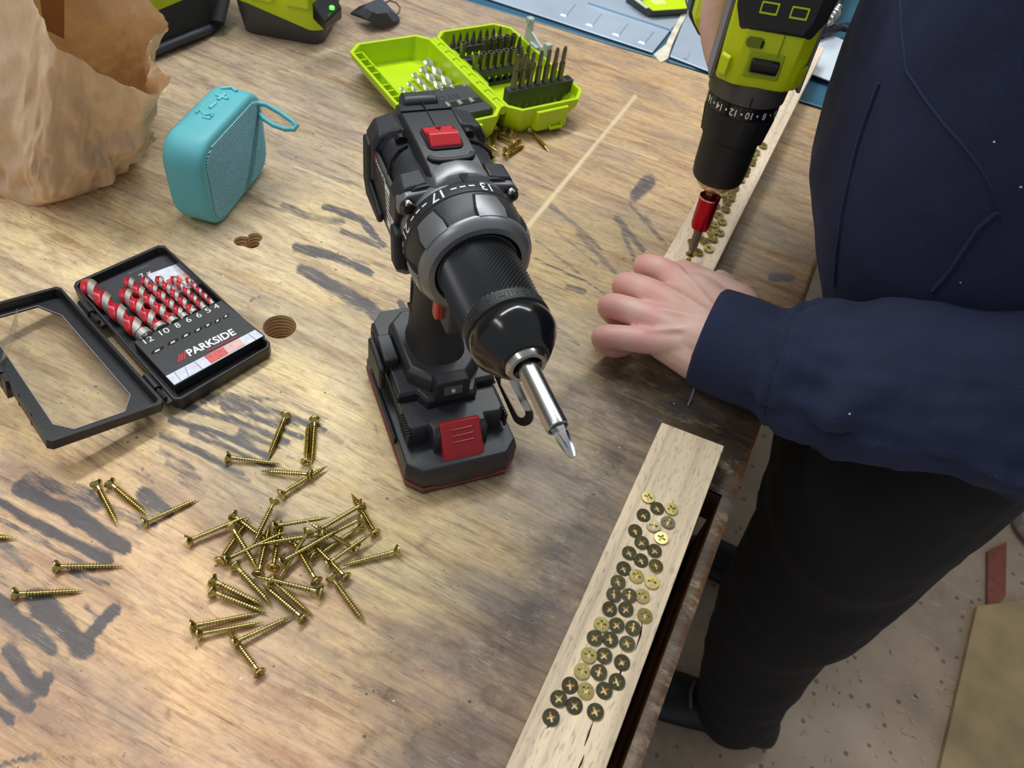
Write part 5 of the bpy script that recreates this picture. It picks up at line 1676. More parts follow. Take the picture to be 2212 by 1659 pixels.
btn.build('mode_button', M_TEALD, spk)
mb = MB()   # rubber loop at the far end
lp = [P(*q, z) for q, z in (((545, 222), .066), ((575, 226), .064), ((605, 243), .062), ((632, 262), .060), ((641, 272), .0585), ((636, 279), .057), ((615, 279), .056), ((590, 270), .056), ((570, 257), .057), ((556, 240), .058))]
mb.tube(lp, .0021, 8)
attach(mb.build('carry_loop', M_TEAL, smooth=60), spk)

# ------------------------------------------------------------------ crumpled brown paper bag
mp, nt, b = node_mat('kraft_paper')
n1 = N(nt, 'ShaderNodeTexNoise', Scale=55.0, Detail=4.0, Roughness=0.6)
nt.links.new(stretched(nt, 1, 1, .35), n1.inputs['Vector'])
n2 = N(nt, 'ShaderNodeTexNoise', Scale=500.0, Detail=2.0)
nt.links.new(stretched(nt, 1, 1, .2), n2.inputs['Vector'])
c = ramp(nt, n1.outputs['Fac'], [(0.3, srgb(212, 184, 154)), (0.55, srgb(224, 198, 169)), (0.75, srgb(232, 208, 182))])
c = mixc(nt, .5, c, ramp(nt, n2.outputs['Fac'], [(.35, (.9, .89, .87)), (.6, (1.04, 1.04, 1.03))]), 'MULTIPLY')
nt.links.new(c, b.inputs['Base Color'])
b.inputs['Roughness'].default_value = 0.55
b.inputs['Specular IOR Level'].default_value = 0.45
tl = nt.nodes.new('ShaderNodeBsdfTranslucent'); tl.inputs['Color'].default_value = srgb(222, 172, 110)
ms_ = nt.nodes.new('ShaderNodeMixShader'); ms_.inputs[0].default_value = .14
om_ = [k for k in nt.nodes if k.type == 'OUTPUT_MATERIAL'][0]
nt.links.new(b.outputs[0], ms_.inputs[1]); nt.links.new(tl.outputs[0], ms_.inputs[2]); nt.links.new(ms_.outputs[0], om_.inputs[0])
cols = [  # base point, rim point
    (P(-90, 405), P(-15, -150, .185)), (P(0, 433), P(72, -8, .160)), (P(65, 453), P(100, 45, .152)), (P(110, 446), P(125, 100, .145)), (P(160, 433), P(175, 132, .128)), (P(210, 417), P(228, 162, .112)), (P(245, 396), P(292, 187, .104)), (P(270, 370), P(336, 203, .100)), (P(292, 335), P(366, 174, .100)), (P(303, 305), P(345, 150, .104)), (P(309, 285), P(318, 118, .108)), (P(309, 265), P(330, 82, .112)), (P(303, 245), P(359, 66, .110)), (P(290, 225), P(362, 40, .118)), (P(250, 205), P(330, 12, .135)), (P(180, 195), P(285, -45, .150)), (P(90, 205), P(180, -150, .175)), (P(0, 240), P(70, -190, .185)), (P(-90, 300), P(-20, -190, .190))]
NC, NL = 260, 90
K = len(cols)
bs = np.array([list(c_[0]) for c_ in cols]); rm = np.array([list(c_[1]) for c_ in cols])
def cr(arr, t):
    i = np.floor(t).astype(int); f = (t - i)[:, None]
    p0, p1, p2, p3 = arr[(i - 1) % K], arr[i % K], arr[(i + 1) % K], arr[(i + 2) % K]
    return .5 * (2 * p1 + (p2 - p0) * f + (2 * p0 - 5 * p1 + 4 * p2 - p3) * f * f + (3 * p1 - p0 - 3 * p2 + p3) * f ** 3)
tt = np.linspace(0, K, NC, endpoint=False)
Bc, Rc = cr(bs, tt), cr(rm, tt)
cen = bs.mean(0)
def facet(x, y, seed):
    x = np.asarray(x, float) + 0 * np.asarray(y, float); y = np.asarray(y, float) + 0 * x
    wx = x + .35 * vnoise(x * .7, y * .7, seed + 50); wy = y + .35 * vnoise(x * .7 + 9, y * .7, seed + 51)
    sk = (wx + wy) * .3660254
    u, v = wx + sk, wy + sk
    iu, iv = np.floor(u).astype(np.int64), np.floor(v).astype(np.int64)
    fu, fv = u - iu, v - iv
    def h(a, b):
        n = (a * 374761393 + b * 668265263 + seed * 974634777) & 0xffffffff
        n = ((n ^ (n >> 13)) * 1274126177) & 0xffffffff
        return ((n ^ (n >> 16)) & 0xffff) / 32767.5 - 1
    up = fu > fv
    mid = np.where(up, h(iu + 1, iv), h(iu, iv + 1))
    return h(iu, iv) * (1 - np.maximum(fu, fv)) + mid * np.abs(fu - fv) + h(iu + 1, iv + 1) * np.minimum(fu, fv)
def ridge(x, y, seed, oct=3):
    t_ = 0; a = 1; s_ = 0
    for k in range(oct):
        t_ = t_ + a * (1 - np.abs(vnoise(x * 2 ** k + 7.3 * k, y * 2 ** k, seed + k)) * 2); s_ += a; a *= .45
    return t_ / s_
rs = []
for l in range(NL + 1):
    v = l / NL
    s2 = v ** 1.25
    pt = Bc * (1 - s2) + Rc * s2
    pt[:, 2] = Rc[:, 2] * v
    # belly and soft foot
    out = Bc - cen; out[:, 2] = 0
    nrm = out / np.maximum(np.linalg.norm(out, axis=1), 1e-6)[:, None]
    bulge = .010 * sin(pi * min(1, v * 1.5)) * (1 - v) + (.004 * min(1, v / .06) - .004 if v < .06 else 0)
    ang = tt / K * 26
    fade = min(1, v / .12) * (1 - .72 * v)
    amp = .0062 * fade
    d = facet(ang * .50 + v * .6, v * 2.3 + ang * .06, 21) * .0090 * fade + facet(ang * 1.15 - v * .8, v * 5.2 + .1 * ang, 5) * .0085 * fade + facet(ang * 2.7, v * 10, 33) * .0036 * fade + facet(ang * .75, v * .45, 40) * .005 * fade
    pt = pt + nrm * (bulge + d)[:, None]
    pt[:, 2] += ridge(ang * 1.1, v * 5, 77, 2) * .0014 * fade * (v < .98)
    pt[:, 2] += (vnoise(ang * 3.1, ang * 0, 8) * .0018 if l == NL else 0)
    pt[:, 2] = np.maximum(pt[:, 2], .0006 if l == 0 else .0004)
    rs.append([tuple(q_) for q_ in pt])
mb = MB()
mb.rings(rs, cap0=True, cap1=False)
bag = mb.build('paper_bag', mp, smooth=70)
tag(bag, 'crumpled brown kraft paper bag standing open at the upper left', 'paper bag')
# dark glued patch inside: part of the paper
mb = MB()
o_ = [Rc[int(NC * k / K)] for k in (15.2, 16.6)]
a, b_ = Vector(o_[0]), Vector(o_[1])
g0, g1 = Vector(Bc[int(NC * 15.2 / K)]), Vector(Bc[int(NC * 16.6 / K)])
def bk(uu, vv):
    p = (g0 * (1 - vv) + a * vv) * (1 - uu) + (g1 * (1 - vv) + b_ * vv) * uu
    c_ = Vector((cen[0], cen[1], p.z))
    return p + (c_ - p).normalized() * .012
pq = [bk(.42, .50), bk(.86, .52), bk(.86, .74), bk(.42, .72)]
mb.rings([pq, [p + Vector((.0005, -.001, 0)) for p in pq]])
attach(mb.build('glued_patch', mat('kraft_patch', (168, 124, 80), .6), smooth=0), bag)

# ------------------------------------------------------------------ lime battery pack with display
M_LIME2 = mat('lime_housing', (196, 220, 10), 0.35)
c0_ = P(702, 107); c1_ = P(533, 76); c2_ = P(748, 62)
ua = (c1_ - c0_); La = ua.length; ua.normalize()
ub = Vector((-ua.y, ua.x, 0))
if ub.dot(c2_ - c0_) < 0:
    ub = -ub
pw, pd = La + .012, .086
pack = tag(empty('battery_pack', (c0_ + ua * pw / 2 + ub * pd / 2).to_tuple(), (0, 0, atan2(ua.y, ua.x))), 'lime and dark grey battery pack with a lit green display light', 'battery pack')
sgn = 1 if Vector((0, 0, 1)).cross(ua).dot(ub) > 0 else -1
def pr(z, ins, r=.016):
    return [(x, y, z) for x, y in rrect(pw - 2 * ins, pd - 2 * ins, r, 5)]
mb = MB()
mb.rings([pr(0, .006, .012), pr(.002, .004), pr(.020, .0015), pr(.036, 0)])
mb.build('grey_base', mat('charcoal_plastic', (66, 67, 70), .5, bump=.08, bscale=800), pack, smooth=40)
mb = MB()
def wavy(ins, dz, r=.016):
    out = []
    for x, y in rrect(pw - 2 * ins, pd - 2 * ins, r, 5):
        near = max(0, 1 - sqrt((x + pw / 2) ** 2 + (y + sgn * pd / 2) ** 2) / .045)
        out.append((x, y, .036 - .017 * min(1, near * 1.7) + dz))
    return out
mb.rings([wavy(-.0003, -.0006), wavy(-.0008, .004), wavy(-.0005, .020), pr(.064, .004), pr(.085, .010), pr(.090, .018)])
lt = mb.build('lime_shell', M_LIME2, pack, smooth=40)
q_ = [P(*q, .052) for q in ((674, 16), (701, 42), (738, 16), (716, -10))]
mb = MB()
fw = lambda p, dz: Vector((p.x, p.y, p.z + dz))
mb.rings([[fw(p, -.012) for p in q_], [fw(q_[0], .0045), fw(q_[1], -.003), fw(q_[2], .0005), fw(q_[3], .008)]])
ds = attach(mb.build('display', M_BLKG, smooth=0, bevel=.0015), pack)
mb = MB()
g = P(717, 17, .056)
mb.lathe([(-.0010, .0026), (.0012, .0026), (.0018, .0018)], 16, 'z', c=tuple(g))
attach(mb.build('led', mat('green_led', (90, 235, 70), .3, emit=2.0), smooth=40), pack)
mb = MB()
for xx in (-.022, .016):
    mb.box(xx - .0125, xx + .0125, -sgn * pd / 2 - .0022, -sgn * pd / 2 + .004, .041, .062)
mb.build('grip_panel', mat('lime_panel', (205, 226, 30), .35), pack, smooth=0, bevel=.0015)

# ------------------------------------------------------------------ lime and black fabric tool bag behind the paper bag
t0, t1, t2 = P(345, 122), P(470, 72), P(484, -40)
tb = tag(empty('tool_bag', ((t0 + t2) / 2).to_tuple()), 'lime fabric tool bag with black base and piping, behind the paper bag', 'tool bag')
v1, v2 = (t0 - t1), (t2 - t1)
M_LIMEF = mat('lime_fabric', (172, 190, 22), .75, bump=.4, bscale=900, vary=.12, vscale=18)
M_BLKF = mat('black_fabric', (26, 27, 32), .7, bump=.4, bscale=900)
def soft(k0, z, n=28, ins=0.0):
    out = []
    for j in range(n):
        a = tau * j / n
        ca, sa = cos(a), sin(a)
        u_ = .5 + .5 * (abs(ca) ** .45) * (1 if ca > 0 else -1) * (1 - ins)
        w_ = .5 + .5 * (abs(sa) ** .45) * (1 if sa > 0 else -1) * (1 - ins)
        p = t1 + v1 * (u_ * 1.5) + v2 * (w_ * 1.15)
        out.append((p.x, p.y, z + .003 * sin(3 * a + 20 * z)))
    return out
mb = MB()
mb.rings([soft(0, .004), soft(0, .020), soft(0, .040, ins=.02), soft(0, .044, ins=.05)])
attach(mb.build('black_base', M_BLKF, smooth=50), tb)
mb = MB()
mb.rings([soft(0, .040, ins=.03), soft(0, .060, ins=-.01), soft(0, .090, ins=.02), soft(0, .120, ins=.10), soft(0, .135, ins=.3)])
attach(mb.build('lime_body', M_LIMEF, smooth=60), tb)
mb = MB()
mb.tube(soft(0, .006, ins=-.04), .0048, 8, closed=True)
attach(mb.build('piping', mat('piping_black', (44, 46, 56), .5), smooth=60), tb)
mb = MB()
mb.tube([t1 + Vector((.002, .0, .012)), t1 + v2 * .3 + Vector((.012, 0, .03)), t1 + v2 * .8 + Vector((.012, 0, .07))], .0075, 8, flat=.5)
attach(mb.build('corner_strap', M_BLKF, smooth=60), tb)

# ------------------------------------------------------------------ folded black cloth mask with an elastic loop
M_MASK = mat('mask_cloth', (66, 69, 80), .85, bump=.4, bscale=700)
mpx = [((757, 28), .004), ((775, 14), .016), ((800, 4), .022), ((822, -6), .020), ((843, 16), .014), ((862, 36), .006), ((864, 44), .003), ((850, 46), .009), ((815, 50), .010), ((795, 42), .014), ((778, 32), .012)]
mb = MB()
ring0 = [P(*q, z) for q, z in mpx]
cc = P(815, 22, .024)
ringm = [p.lerp(cc, .45) + Vector((0, 0, .004)) for p in ring0]
mb.rings([[p - Vector((0, 0, .0018)) for p in ring0], ring0, ringm], cap1=True)
mask = mb.build('face_mask', M_MASK, smooth=25)
tag(mask, 'folded dark grey cloth face mask beside the battery pack', 'face mask')
mb = MB()
mb.tube([P(828, 8, .012), P(842, 1, .014), P(856, 6, .013), P(864, 16, .010), P(862, 27, .007), P(855, 32, .006)], .0011, 6)
attach(mb.build('ear_loop', mat('elastic_grey', (110, 104, 92), .8), smooth=60), mask)

# ------------------------------------------------------------------ blue steel table with galvanised sheets beyond the bench
M_TEALP = mat('teal_paint', (44, 92, 116), .4, vary=.12, vscale=25)
M_GALV = mat('galvanised_sheet', (182, 196, 214), .35, metal=.25, vary=.08, vscale=14)
stb = tag(empty('steel_table', (-.1, 1.2, -.85)), 'teal painted steel table behind the bench, covered with galvanised sheets', 'table')
mb = MB()
def yb2(x):
    return yb(x) + .0035
mb.add([(-.75, yb2(-.75), -.004), (.45, yb2(.45) + .02, -.004), (.45, 2.0, -.004), (-.75, 2.0, -.004), (-.75, yb2(-.75), -.06), (.45, yb2(.45) + .02, -.06), (.45, 2.0, -.06), (-.75, 2.0, -.06)], [(0, 1, 2, 3), (4, 7, 6, 5), (0, 4, 5, 1), (1, 5, 6, 2), (2, 6, 7, 3), (3, 7, 4, 0)])
attach(mb.build('frame', M_TEALP, smooth=0, bevel=.002), stb)
for lx, ly in ((-.70, 1.0), (.4, 1.05), (-.70, 1.9), (.4, 1.9)):
    mb = MB()
    mb.box(lx - .025, lx + .025, ly - .025, ly + .025, -.85, -.06)
    attach(mb.build('leg', M_TEALP, smooth=0), stb)
def sheet(name, px, z, lab, m=M_GALV, th=.002):
    pts = [P(*q, z) for q in px]
    mb = MB()
    mb.prism([(p.x, p.y) for p in pts], z - th, z)
    c_ = sum(pts, Vector()) / len(pts)
    o = mb.build(name, m, smooth=0, bevel=.0008)
    return tag(o, lab, 'metal sheet')
s1 = sheet('metal_sheet', [(1066, 0), (1410, 113), (1500, 0), (1560, -90), (900, -200), (880, -62)], -.0008, 'pale galvanised sheet with pressed slots beyond the bench back edge')
for q in ((1227, 21), (1283, 42), (1340, 63), (1396, 80)):
    mb = MB()
    a, b_ = P(q[0] - 11, q[1] + 14, -.0006), P(q[0] + 11, q[1] - 14, -.0006)
    d = (b_ - a).normalized(); e = Vector((-d.y, d.x, 0))
    w = .0045
    mb.rings([[a - e * w, a + e * w, b_ + e * w, b_ - e * w], [a - e * w * .7 + d * .003 + Vector((0, 0, .0012)), a + e * w * .7 + d * .003 + Vector((0, 0, .0012)), b_ + e * w * .7 - d * .003 + Vector((0, 0, .0012)), b_ - e * w * .7 - d * .003 + Vector((0, 0, .0012))]])
    attach(mb.build('pressed_slot', M_GALV, smooth=0), s1)
mb = MB()
mb.tube([P(1270, 8, -.0006), P(1460, 70, -.0006)], .0016, 6)
attach(mb.build('folded_seam', mat('seam_blue', (120, 152, 178), .3, metal=.4), smooth=40), s1)
s2 = sheet('metal_sheet', [(1447, 121), (1530, 153), (1720, 205), (1790, 90), (1690, -20), (1490, 10)], -.0010, 'galvanised sheet behind the bench, just left of the green drill')
mb = MB()
a, b_ = P(1480, 128, -.0008), P(1487, 112, -.0008)
mb.tube([a, b_], .003, 6, flat=.4)
attach(mb.build('pressed_slot', M_GALV, smooth=40), s2)
s3 = sheet('metal_sheet', [(1752, 158), (1800, 176), (1850, 150), (1830, 90), (1790, 70), (1760, 80)], .004, 'pale sheet metal corner between the oak strip end and the person', mat('pale_sheet', (212, 222, 232), .4, vary=.05, vscale=30))
mb = MB()
px = [(1411, 118), (1428, 135), (1443, 126), (1452, 96), (1470, 56), (1490, 20), (1478, 20), (1455, 60), (1438, 96)]
pts = [P(*q, .001) for q in px]
mb.prism([(p.x, p.y) for p in pts], -.004, .0012)
tag(mb.build('masking_strip', mat('dirty_tape', (214, 206, 186), .7, vary=.25, vscale=60, bump=.4), smooth=0), 'dirty cream strip filling the gap between two galvanised sheets', 'strip')
# lime printed pack on the sheet
mb = MB()
px = [(1352, -8), (1403, 27), (1487, 22), (1478, -14)]
pts = [P(*q, .006) for q in px]
mb.prism([(p.x, p.y) for p in pts], -.0005, .010)
pk = mb.build('blade_pack', mat('pack_black', (60, 64, 66), .35), smooth=0, bevel=.002)
tag(pk, 'lime and black cardboard tool pack lying on the galvanised sheet', 'packaging')
for px, m in (([(1384, 2), (1411, 23), (1484, 18), (1476, -12)], mat('pack_lime', (206, 234, 20), .3)), ([(1366, -4), (1396, 18), (1402, 16), (1376, -6)], mat('pack_pale', (206, 220, 190), .3)), ([(1404, 1), (1416, 10), (1440, 8), (1430, -4)], mat('pack_light', (234, 246, 150), .3))):
    pts = [P(*q, .0103) for q in px]
    mb = MB()
    mb.prism([(p.x, p.y) for p in pts], .0098, .0104 if 'light' not in m.name else .0106)
    attach(mb.build('printed_panel', m, smooth=0), pk)
# tools at the far right behind the drill
M_IRON = mat('dark_iron', (48, 48, 52), .45, metal=.4)
mb = MB()
pts = [P(*q, .02) for q in ((1716, 20), (1790, 60), (1840, -40), (1760, -80))]
mb.prism([(p.x, p.y) for p in pts], -.004, .03)
tag(mb.build('tool_tray', mat('tray_dark', (62, 58, 56), .6), smooth=0, bevel=.003), 'dark tool tray behind the green drill at the top right', 'tray')
def spiral(p0, p1, r_, turns, w):
    pts = []
    d = (p1 - p0); L_ = d.length; d.normalize()
    s0 = d.cross(Vector((0, 0, 1))).normalized(); w0 = s0.cross(d)
    for i in range(int(turns * 14) + 1):
        t = i / (turns * 14)
        a = tau * t * turns
        pts.append(p0 + d * (L_ * t) + s0 * (r_ * cos(a)) + w0 * (r_ * sin(a)))
    m_ = MB(); m_.tube(pts, w, 6)
    return m_
tag(spiral(P(1788, 46, .036), P(1812, 18, .036), .006, 6, .0016).build('coil_spring', M_STEEL, smooth=50), 'small bright coil spring at the top right beside the hoodie', 'spring')
for k, (a, b_) in enumerate((((1775, 50), (1830, 62)), ((1758, 76), (1830, 55)))):
    mb = MB()
    mb.tube([P(*a, .012), P(*b_, .012)], [.0050, .0046], 10)
    mb.tube([P(a[0] - 6, a[1] - 4, .012), P(*a, .012)], [.0065, .0060], 10)
    tag(mb.build('metal_rod', M_IRON, smooth=40), ['upper dark steel rod behind the green drill, near the spring', 'lower dark steel rod behind the green drill, above the oak strip end'][k], 'rod', 'steel rods behind the drill')
# ------------------------------------------------------------------ lime drill held point down over the far strip
gA = P(1486, 566, .030)
gB = P(1655, 70, .213)
gax = (gB - gA).normalized()          # up the drill, away from the bit
front = Vector((.30, -.95, 0))        # spine side, toward the photo
front = (front - gax * front.dot(gax)).normalized()
side = front.cross(gax).normalized()
GM = Matrix((( -front.x, side.x, gax.x, gA.x), (-front.y, side.y, gax.y, gA.y), (-front.z, side.z, gax.z, gA.z), (0, 0, 0, 1)))
# local frame: z up the axis from the screw, -x = spine side, +x = handle side, y = sideways
gd = empty('cordless_drill', gA)
gd.scale = (.9, .9, 1)
gd.rotation_mode = 'QUATERNION'
gd.rotation_quaternion = GM.to_quaternion()
tag(gd, 'lime green and black cordless drill held point down over the strip', 'drill')
M_LG = mat('lime_drill_shell', (206, 222, 12), .4, bump=.05, bscale=900)
M_DG = mat('drill_black_rubber', (38, 40, 42), .5, bump=.1, bscale=1000)
M_DG2 = mat('drill_matte_black', (24, 24, 26), .55)
M_GG = mat('gear_case_grey', (88, 84, 82), .35, metal=.3)
GS = 1 if (GM @ Vector((0, 1, 0))).x > (GM @ Vector((0, -1, 0))).x else -1    # +1: local +y lies to the photo's right
def gz(px, py):
    """height along the drill axis of the axis point nearest to pixel row py"""
    best = None
    for i in range(400):
        z = i * .001
        p = gA + gax * z
        c_ = R.T @ np.array([p.x, p.y, p.z - H])
        d = abs(CY + F_PX * c_[1] / c_[2] - py)
        if best is None or d < best[0]:
            best = (d, z)
    return best[1]
Z = {k: gz(0, v) for k, v in dict(slv0=492, slv1=436, colr=398, ck0=398, ck1=300, cl0=255, cl1=228, gc1=190).items()}
def gl(prof, n=48, m=None, name='p', par=gd, sm=35):
    mb = MB()
    mb.lathe(prof, n, 'z')
    return mb.build(name, m, par, smooth=sm)
z0 = Z['ck0']
gl([(z0 - .003, .0105), (z0 + .001, .0150), (z0 + .007, .0196), (z0 + .009, .0202)], 48, mat('brass_collar', (206, 178, 136), .2, metal=.9), 'collar')
gl([(z0 + .006, .0195), (z0 + .008, .0208), (z0 + .016, .0216), (z0 + .040, .0222), (z0 + .041, .0200)], 48, M_DG2, 'chuck_sleeve')
z1 = z0 + .040
mb = MB()
NR = 96
rs = []
for z, r0 in ((z1, .0205), (z1 + .001, .0238), (z1 + .018, .0262), (z1 + .022, .0268)):
    rs.append([((r0 + (.0010 if (j // 8) % 2 == 0 and z < z1 + .02 else 0)) * cos(tau * j / NR), (r0 + (.0010 if (j // 8) % 2 == 0 and z < z1 + .02 else 0)) * sin(tau * j / NR), z) for j in range(NR)])
mb.rings(rs)
gcl = mb.build('clutch_collar', M_DG2, gd, smooth=30)
gl([(z1 + .0215, .0268), (z1 + .0220, .0274), (z1 + .0310, .0276), (z1 + .0315, .0268)], 64, M_BLKG, 'number_ring')
mb = MB()
for k, t in enumerate(('16', '14', '12', '10', '8', '6')):
    an = radians(-70) + k * radians(25)
    vs, fs = text_mesh(t, .0066, bold=.0001)
    rr = .0278
    mb.add([(-rr * cos(an - x / rr), rr * sin(an - x / rr) * GS, z1 + .0265 - y) for x, y, z in vs], fs)
    ad = an + radians(12.5)
    mb.add([(-rr * cos(ad + x / rr), rr * sin(ad + x / rr) * GS, z1 + .0265 - y) for x, y in ((-.0007, -.0007), (.0007, -.0007), (.0007, .0007), (-.0007, .0007))], [(0, 1, 2, 3)])
mb.build('clutch_numbers', M_WHITE, gd, smooth=0)
z2 = z1 + .0315
gl([(z2, .0268), (z2 + .0005, .0290), (z2 + .0150, .0300), (z2 + .0160, .0290)], 64, M_GG, 'gear_case')
mb = MB()
mb.box(-.0300, -.0292, -.0004, .0004, z2 + .001, z2 + .008)
mb.build('index_mark', M_VOID, gd, smooth=0)
z3 = z2 + .0140
# motor shell: flat topped spine with raised cheeks
def shell(z, w, d0, d1, c):
    pts = [(-d0, -w * .45), (-d0 * .98, -w * .62), (-d0 * .72, -w * .97), (-d0 * .3, -w), (d1 * .6, -w), (d1, -w * .6), (d1, w * .6), (d1 * .6, w), (-d0 * .3, w), (-d0 * .72, w * .97), (-d0 * .98, w * .62), (-d0, w * .45)]
    return [(x, y, z) for x, y in pts]
mb = MB()
mb.rings([shell(z3, .0295, .0295, .0295, 0), shell(z3 + .003, .0305, .0312, .030, 0), shell(z3 + .030, .0315, .0325, .031, 0), shell(z3 + .060, .0320, .0330, .031, 0), shell(z3 + .100, .0320, .0330, .031, 0), shell(z3 + .112, .0290, .0300, .029, 0), shell(z3 + .118, .0200, .0200, .020, 0)])
gsh = mb.build('motor_shell', M_LG, gd, smooth=28, bevel=.0012)
mb = MB()   # black rubber back with two vents
mb.rings([[(-.0345, y, z) for y, z in ((-.0165, z3 + 0.0370), (-.0205, z3 + 0.0460), (-.0220, z3 + 0.0660), (-.0220, z3 + 0.1120), (.0220, z3 + 0.1120), (.0220, z3 + 0.0660), (.0205, z3 + 0.0460), (.0165, z3 + 0.0370))], [(-.0290, y * 1.5, z) for y, z in ((-.0165, z3 + 0.0340), (-.0205, z3 + 0.0460), (-.0225, z3 + 0.0660), (-.0225, z3 + 0.1130), (.0225, z3 + 0.1130), (.0225, z3 + 0.0660), (.0205, z3 + 0.0460), (.0165, z3 + 0.0340))], [(.0, y * 1.52, z) for y, z in ((-.0165, z3 + 0.0610), (-.0205, z3 + 0.0660), (-.0220, z3 + 0.0710), (-.0220, z3 + 0.1130), (.0220, z3 + 0.1130), (.0220, z3 + 0.0710), (.0205, z3 + 0.0660), (.0165, z3 + 0.0610))]])
gb_ = mb.build('rubber_cap', M_DG, gd, smooth=25, bevel=.0012)
for y in (-.0095, .0105):
    mb = MB()
    mb.rings([[(-.0349, yy, zz) for yy, zz in rrect(.0120, .0072, .0006, 2, y, z3 + 0.0500)], [(-.0349, yy, zz) for yy, zz in rrect(.0098, .0050, .0006, 2, y, z3 + 0.0500)], [(-.0330, yy, zz) for yy, zz in rrect(.0098, .0050, .0006, 2, y, z3 + 0.0500)]], cap0=False)
    v_ = mb.build('vent_frame', M_LG, gb_, smooth=20)
    mb = MB()
    mb.rings([[(xx, yy, zz) for yy, zz in rrect(.0098, .0050, .0006, 2, y, z3 + 0.0500)] for xx in (-.0336, -.0338)])
    mb.build('vent_opening', M_VOID, v_, smooth=0)
mb = MB()   # speed switch in its recess
mb.rings([[(xx, yy, zz) for yy, zz in rrect(w_, h_, .0012, 2, .0010, z3 + .0160)] for xx, w_, h_ in ((-.0318, .0255, .0170), (-.0330, .0235, .0150))])
mb.build('switch_recess', mat('lime_recess', (158, 176, 14), .45), gsh, smooth=20)
mb = MB()
mb.prism([(-.031, z3 + .0112), (-.0352, z3 + .0112), (-.0366, z3 + .0150), (-.0366, z3 + .0176), (-.0350, z3 + .0200), (-.031, z3 + .0200)], -.0090, .0105, axis='y')
mb.build('speed_switch', M_BLKG, gd, smooth=25, bevel=.001)
mb = MB()
mb.rings([[(xx, yy, zz) for yy, zz in rrect(.0125, .0062, .0028, 3, .0120, z3 + .0290)] for xx in (-.0322, -.0336)])
mb.build('oval_window', mat('lime_dark', (112, 126, 12), .45), gsh, smooth=20)
mb = MB()
mb.box(-.0338, -.0322, .0062, .0078, z3 + .0262, z3 + .0308)
mb.build('window_mark', M_VOID, gsh, smooth=0)
mb = MB()
mb.box(-.0334, -.0328, -.0062, -.0058, z3 + .022, z3 + .036)
mb.build('seam', mat('lime_dark', (112, 126, 12), .45), gsh, smooth=0)
for yy in (-.0255, .0255):
    mb = MB()
    mb.rings([[(-.0295, yy - .002, z3 + .004), (-.0318, yy, z3 + .006), (-.0270, yy * 1.18, z3 + .006), (-.0255, yy * 1.16, z3 + .004)], [(-.0300, yy - .002, z3 + .018), (-.0330, yy, z3 + .017), (-.0272, yy * 1.22, z3 + .017), (-.0255, yy * 1.18, z3 + .019)]])
    mb.build('cheek_block', M_LG, gsh, smooth=20, bevel=.0008)
mb = MB()
for sg_ in (-1, 1):
    mb.box(-.0200, .0050, sg_ * .0322 - .0014, sg_ * .0322 + .0014, z3 - .002, z3 + .108)
mb.build('side_trim', mat('trim_grey', (116, 112, 120), .35, metal=.3), gd, smooth=20, bevel=.0008)
# handle and battery on the far side
mb = MB()
def hring(x, zc, w, hgt, n=24):
    return [(x, w * (abs(cos(tau * j / n)) ** .8) * (1 if cos(tau * j / n) >= 0 else -1), zc + hgt * (abs(sin(tau * j / n)) ** .8) * (1 if sin(tau * j / n) >= 0 else -1)) for j in range(n)]
zh = z3 + .070
mb.rings([hring(.018, zh, .022, .030), hring(.035, zh + .002, .0185, .022), hring(.060, zh + .004, .0175, .019), hring(.095, zh + .008, .0175, .019), hring(.112, zh + .008, .022, .024)])
mb.build('handle', M_DG, gd, smooth=50)
mb = MB()
mb.rings([[(x, y, z) for y, z in chamf(.078 - 2 * i, .116 - 2 * i, .014, 0, zh - .036)] for x, i in ((.110, .008), (.116, .001), (.140, 0), (.150, .003), (.155, .010))])
gbt = mb.build('battery', M_LG, gd, smooth=25, bevel=.002)
mb = MB()
mb.rings([[(x, y, z) for y, z in chamf(.082, .120, .014, 0, zh - .036)] for x in (.136, .170)])
mb.build('battery_base', M_DG, gd, smooth=25, bevel=.002)
mb = MB()
mb.prism(rrect(.020, .016, .004, 3, .046, zh - .020), -.007, .007, axis='y')
mb.build('trigger', M_DG2, gd, smooth=30, bevel=.002)
# magnetic bit holder in the chuck and the screw being driven
gh = empty('bit_holder', gA)
gh.rotation_mode = 'QUATERNION'
gh.rotation_quaternion = gd.rotation_quaternion
tag(gh, 'bit holder with metallic red sleeve in the lime drill chuck', 'bit holder')
mb = MB()
mb.rings([[(.0046 * cos(tau * j / 6), .0046 * sin(tau * j / 6), z) for j in range(6)] for z in (Z['slv1'] - .004, z0 + .002)])
mb.build('hex_shank', mat('bronze_steel', (150, 132, 116), .3, metal=1), gh, smooth=20)
s0_ = Z['slv0']; s1_ = Z['slv1'] + .004
mb = MB()
mb.lathe([(s0_, .0040), (s0_ + .0005, .0066), (s0_ + .004, .0076), (s1_ - .001, .0079), (s1_, .0079), (s1_ + .0008, .0074), (s1_ - .002, .0055)], 40, 'z')
mb.build('red_sleeve', mat('anodised_red', (180, 18, 40), .22, metal=.75), gh, smooth=35)
mb = MB()
mb.lathe([(s1_ - .0006, .0080), (s1_ + .0006, .0080)], 40, 'z', cap0=False, cap1=False)
mb.build('sleeve_rim', mat('pink_steel', (230, 190, 200), .2, metal=1), gh)
mb = MB()
mb.lathe([(.0085, .0012), (.0100, .0022), (.0140, .0032), (s0_ + .002, .0034)], 12, 'z')
mb.build('bit_tip', M_BITS, gh, smooth=35)
sc_ = screw_obj(ME_SCREW, gA + gax * .0080, gax, .3)
sc_.scale = (.62, .62, .62)
sc_.scale = (1, 1, .75)
tag(sc_, 'upright screw being driven under the lime drill bit', 'screw')
